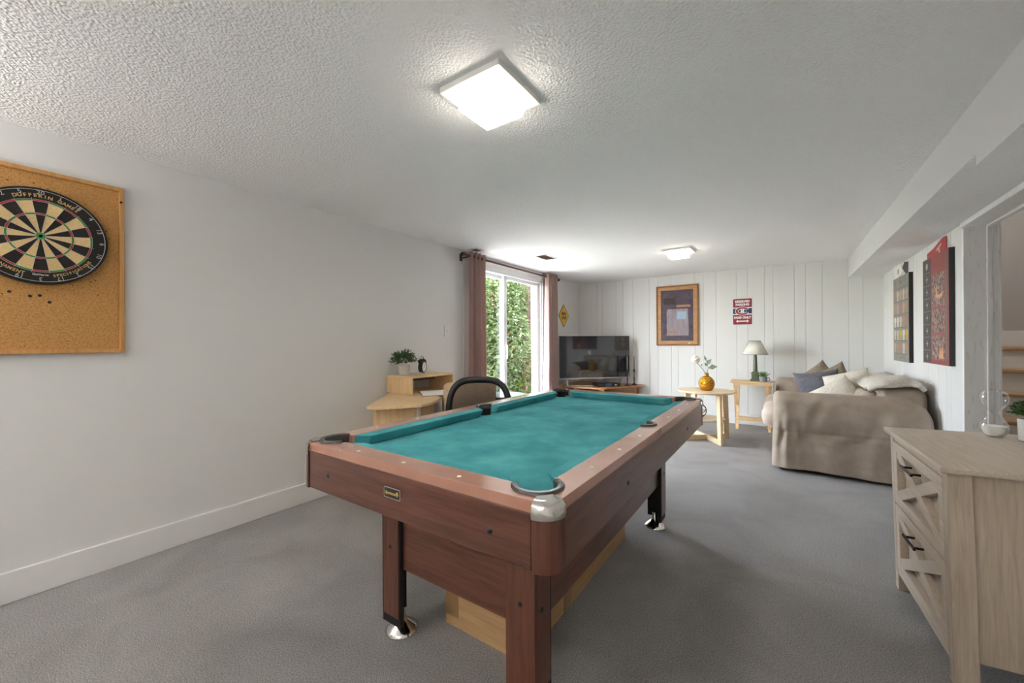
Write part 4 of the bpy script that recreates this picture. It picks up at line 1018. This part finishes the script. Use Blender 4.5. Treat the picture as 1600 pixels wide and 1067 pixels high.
for s_ in (-1, 1):
    d = Vector((0, s_*.5, .86)).normalized(); Rm = Vector((0, 0, 1)).rotation_difference(d).to_matrix()
    MB().lathe([(.027, 0), (.025, .012), (.014, .021), (0, .024)], Vector((0, 0, .064))+d*.058, 20, Rm).obj('bell', M['black'], ck, 50)
    MB().cyl((0, s_*.026, .02), (0, s_*.034, 0), .005).obj('foot', M['chrome'], ck)
MB().tube([(0, -.03, .135), (0, -.02, .155), (0, 0, .162), (0, .02, .155), (0, .03, .135)], .003, 6).obj('handle', M['black'], ck, True)
nb = thing('notebook', 'open notebook with white pages on the maple desk', 'notebook', (-2.50, 2.42, .735), math.radians(-35))
for s_ in (-1, 1):
    MB().grid(lambda u, v, s_=s_: (s_*.145*u, -.1+.2*v, .006+.018*sin(min(1, u*1.25)*PI)*(1-.45*u)), 14, 4).obj('pages', M['paper'], nb, True, solid=.003)
MB().bx(-.15, .15, -.105, .105, 0, .004).obj('cover', M['tape'], nb)

# tan armchair-style seat and black office chair
tc = thing('upholstered_chair', 'tan tweed upholstered chair drawn up to the desk', 'chair', (-2.125, 2.475, 0), math.radians(35))
MB().rbox((0, 0, .65), (.43, .09, .40), .04, 10, wr(.006, 6, 2)).obj('backrest', M['tweed'], tc, True)
MB().rbox((0, .24, .43), (.43, .44, .12), .045, 10, wr(.006, 6, 4)).obj('seat', M['tweed'], tc, True)
for x_ in (-.18, .18):
    for y_ in (.04, .42): MB().cyl((x_, y_, 0), (x_, y_, .38), .016, .022).obj('leg', M['bronze'], tc)
oc = thing('office_chair', 'black office chair with open frame back beside the pool table', 'chair', (-1.895, 2.315, 0), math.radians(35))
# local: x across the back, y forward (away from the camera)
a, b_, zc = .228, .27, .625
fr_pts = []
for i in range(48):
    t_ = 2*PI*i/48; ce, se = cos(t_), sin(t_)
    x_ = a*math.copysign(abs(ce)**.55, ce); z_ = b_*math.copysign(abs(se)**.75, se)
    fr_pts.append((x_, -.03*(x_/a)**2+.02, zc+z_))
g = MB()
def frame_ring(u, v):
    i = int(round(u*48)) % 48; p = Vector(fr_pts[i]); c_ = Vector((0, p.y, zc)); o_ = (p-c_); o_.normalize()
    k = int(round(v*8)); ang = 2*PI*k/8
    return p+o_*(.028*cos(ang))+Vector((0, 1, 0))*(.014*sin(ang))
g.grid(frame_ring, 48, 9, True); bmesh.ops.remove_doubles(g.bm, verts=g.bm.verts[:], dist=.0002); g.obj('back_frame', M['black'], oc, True, sub=1)
g = MB(); c_ = [(p[0]*.95, p[1], zc+(p[2]-zc)*.95) for p in fr_pts]; g._add(c_, [tuple(range(48))]); g.obj('mesh_back', M['mesh'], oc)
MB().rbox((0, -.24, .47), (.46, .42, .08), .035, 8).obj('seat', M['blackmat'], oc, True)
MB().tube([(0, .02, .42), (0, -.06, .38), (0, -.2, .42)], .02, 8).obj('back_support', M['black'], oc, True)
MB().cyl((0, -.22, .06), (0, -.22, .44), .025).obj('gas_lift', M['black'], oc)
for k in range(5):
    t_ = 2*PI*k/5+.3; e = (.25*cos(t_), -.22+.25*sin(t_)); l_ = MB().tube([(0, -.22, .09), (e[0]*.6, -.22+(e[1]+.22)*.6, .085), (e[0], e[1], .065)], [.022, .018, .014], 8).obj('base_leg', M['black'], oc, True)
    MB().lathe([(0, -.02), (.026, -.02), (.028, 0), (.026, .02), (0, .02)], (e[0], e[1], .029), 14, Matrix.Rotation(PI/2, 3, 'X')).obj('castor', M['black'], l_, 40)
# small glass-top round table by the patio door
gt = thing('round_table', 'small grey glass topped round table by the patio door', 'side table', (-2.62, 3.66, 0))
MB().lathe([(0, .572), (.245, .572), (.25, .578), (.245, .584), (0, .584)], seg=48).obj('tabletop', mat('grey green glass', '9BA39B', .1), gt, 40)
MB().lathe([(.215, .505), (.225, .505), (.225, .572), (.215, .572)], seg=40).obj('apron', mat('brown grey band', '5C524B', .5), gt, 40)
for k in range(3): t_ = 2*PI*k/3+.4; MB().cyl((.24*cos(t_), .24*sin(t_), 0), (.2*cos(t_), .2*sin(t_), .52), .012).obj('leg', M['iron'], gt)

# ------------------------------------------------------------------ garden outside
struct(MB().bx(-5.2, XL-.15, 1.5, 6.9, -.06, -.03).obj('floor_bounce_slab', nmat('pale bounce concrete', [(.3, 'B5B0A8'), (.7, 'C9C4BC')], 8, .9)))  # hidden pale slab added to bounce daylight up to the ceiling
struct(MB().bx(-16, XL-.16, -3, 20, -.12, -.06).obj('ground', M['ground']))
def tree(loc, R_, hgt, n, m, label, seed, L=.10, W_=.055, trunk=.05):
    t = thing('shrub', label, 'shrub', loc, group='garden shrubs outside the patio door')
    rd = random.Random(seed)
    b_ = MB(); b_.tube([(0, 0, -.05), (.04, .02, hgt*.3), (-.03, .05, hgt*.6), (.02, 0, hgt*.92)], [trunk, trunk*.8, trunk*.55, trunk*.2], 8)
    for k in range(7):
        z_ = hgt*(.2+.1*k); t_ = rd.uniform(0, 2*PI); b_.tube([(0, .03, z_), (R_*.45*cos(t_), R_*.45*sin(t_), z_+.2), (R_*.8*cos(t_), R_*.8*sin(t_), z_+.35)], [trunk*.45, trunk*.3, .006], 6)
    b_.obj('trunk', M['bark'], t, True)
    g = MB()
    for i in range(n):
        z_ = rd.uniform(.02, 1); t_ = rd.uniform(0, 2*PI); r = R_*(.35+.75*math.sqrt(rd.random()))*(1-.35*abs(z_-.5))*(1+.35*noise.noise(Vector((cos(t_)*1.5, sin(t_)*1.5, z_*5+seed))))
        d = Vector((cos(t_)+rd.uniform(-.7, .7), sin(t_)+rd.uniform(-.7, .7), rd.uniform(-.8, .5)))
        leafquad(g, (r*cos(t_), r*sin(t_), z_*hgt), d, L*rd.uniform(.6, 1.3), W_*rd.uniform(.7, 1.2), (rd.uniform(-.6, .6), rd.uniform(-.6, .6), 1))
    g.obj('foliage', m, t); return t
tree((-5.6, 7.7, -.06), .95, 3.6, 8000, M['tree1'], 'tall mid green shrub seen through the right glass panel', 1)
tree((-5.0, 6.9, -.06), .55, 2.6, 4200, M['tree3'], 'silvery leaved shrub seen through the left glass panel', 2, .11, .07)
tree((-6.9, 9.6, -.06), 1.2, 4.2, 7000, M['tree2'], 'deep green shrub growing behind the others', 3)
tree((-7.4, 8.3, -.06), 1.1, 4.4, 6500, M['tree1'], 'bright green tree at the back of the garden', 4)
tree((-4.6, 7.15, -.06), .4, .95, 1500, M['tree1'], 'low green shrub at the foot of the tall ones', 6, .09, .03, .03)
tree((-8.8, 10.5, -.06), 1.6, 5, 7000, M['tree2'], 'large dark tree furthest from the patio door', 7, .22, .13)
bw = MB(); bw.bx(-4.9, -4.6, 7.53, 8.35, -.06, 3.4); tag(bw.obj('brick_pier', M['brick']), 'red brick pier standing at the right of the patio glass', 'pier')
fc = thing('garden_fence', 'pale board fence behind the garden shrubs', 'fence', (-9.6, 9, -.06))
for k in range(28): MB().bx(-.02, .02, -5.6+.4*k, -5.6+.4*k+.36, 0, 2.0).obj('board', M['siding'], fc)
MB().bx(.02, .06, -5.6, 5.6, .4, .48).obj('fence_rail', M['siding'], fc)

# ------------------------------------------------------------------ light
wd = bpy.data.worlds.new('world'); SC.world = wd; wd.use_nodes = True
sk = wd.node_tree.nodes.new('ShaderNodeTexSky'); sk.sky_type = 'NISHITA'; sk.sun_elevation = math.radians(55); sk.sun_rotation = math.radians(110); sk.sun_disc = False
mxw = wd.node_tree.nodes.new('ShaderNodeMix'); mxw.data_type = 'RGBA'; mxw.inputs[0].default_value = .88; mxw.inputs[7].default_value = (1.05, 1.06, 1.07, 1)   # thin high cloud over the clear sky
wd.node_tree.links.new(sk.outputs[0], mxw.inputs[6]); wd.node_tree.links.new(mxw.outputs[2], wd.node_tree.nodes['Background'].inputs['Color'])
wd.node_tree.nodes['Background'].inputs['Strength'].default_value = 8.0
sl = bpy.data.lights.new('sun', 'SUN'); sl.energy = 6; sl.angle = .009; sl.color = lin('FFF4E4')[:3]
so = bpy.data.objects.new('sun', sl); COL.objects.link(so); so.rotation_euler = Vector((-.12, .60, -.80)).to_track_quat('-Z', 'Y').to_euler()
def fill_point(name, loc, e, r, c='FFF2E0'):
    l = bpy.data.lights.new(name, 'POINT'); l.energy = e; l.shadow_soft_size = r; l.color = lin(c)[:3]
    o = bpy.data.objects.new(name, l); COL.objects.link(o); o.location = loc
def fill_uplight(x, y, e, label):  # unseen uplights added to brighten the ceiling and the room
    t = thing('added_fill_lamp', label, 'lamp', (x, y, 0))
    MB().lathe([(0, 0), (.14, 0), (.14, .015), (.02, .03), (.012, .04), (.012, 1.5), (.02, 1.52)], seg=24).obj('stand', M['iron'], t, 40)
    MB().lathe([(.02, 1.5), (.10, 1.56), (.17, 1.66), (.165, 1.66), (.095, 1.57), (.0, 1.53)], seg=32, cap=False).obj('bowl', M['plate'], t, True)
    l = bpy.data.lights.new('fill_uplight_disk', 'AREA'); l.shape = 'DISK'; l.size = .26; l.energy = e; l.color = lin('FFFDFA')[:3]
    o = bpy.data.objects.new('fill_uplight_disk', l); COL.objects.link(o); o.location = (x, y, 1.65); o.rotation_euler = (PI, 0, 0)
fill_uplight(.3, -2.4, 26, 'added fill uplight, unseen behind the viewpoint on the right')
fill_uplight(-2.5, -1.2, 24, 'added fill uplight, unseen behind the viewpoint by the left wall')
fill_point('stair_fill', (1.65, 4.6, 2.95), 15, .15, 'FFF9F2')  # unseen lamp added to brighten the stair well
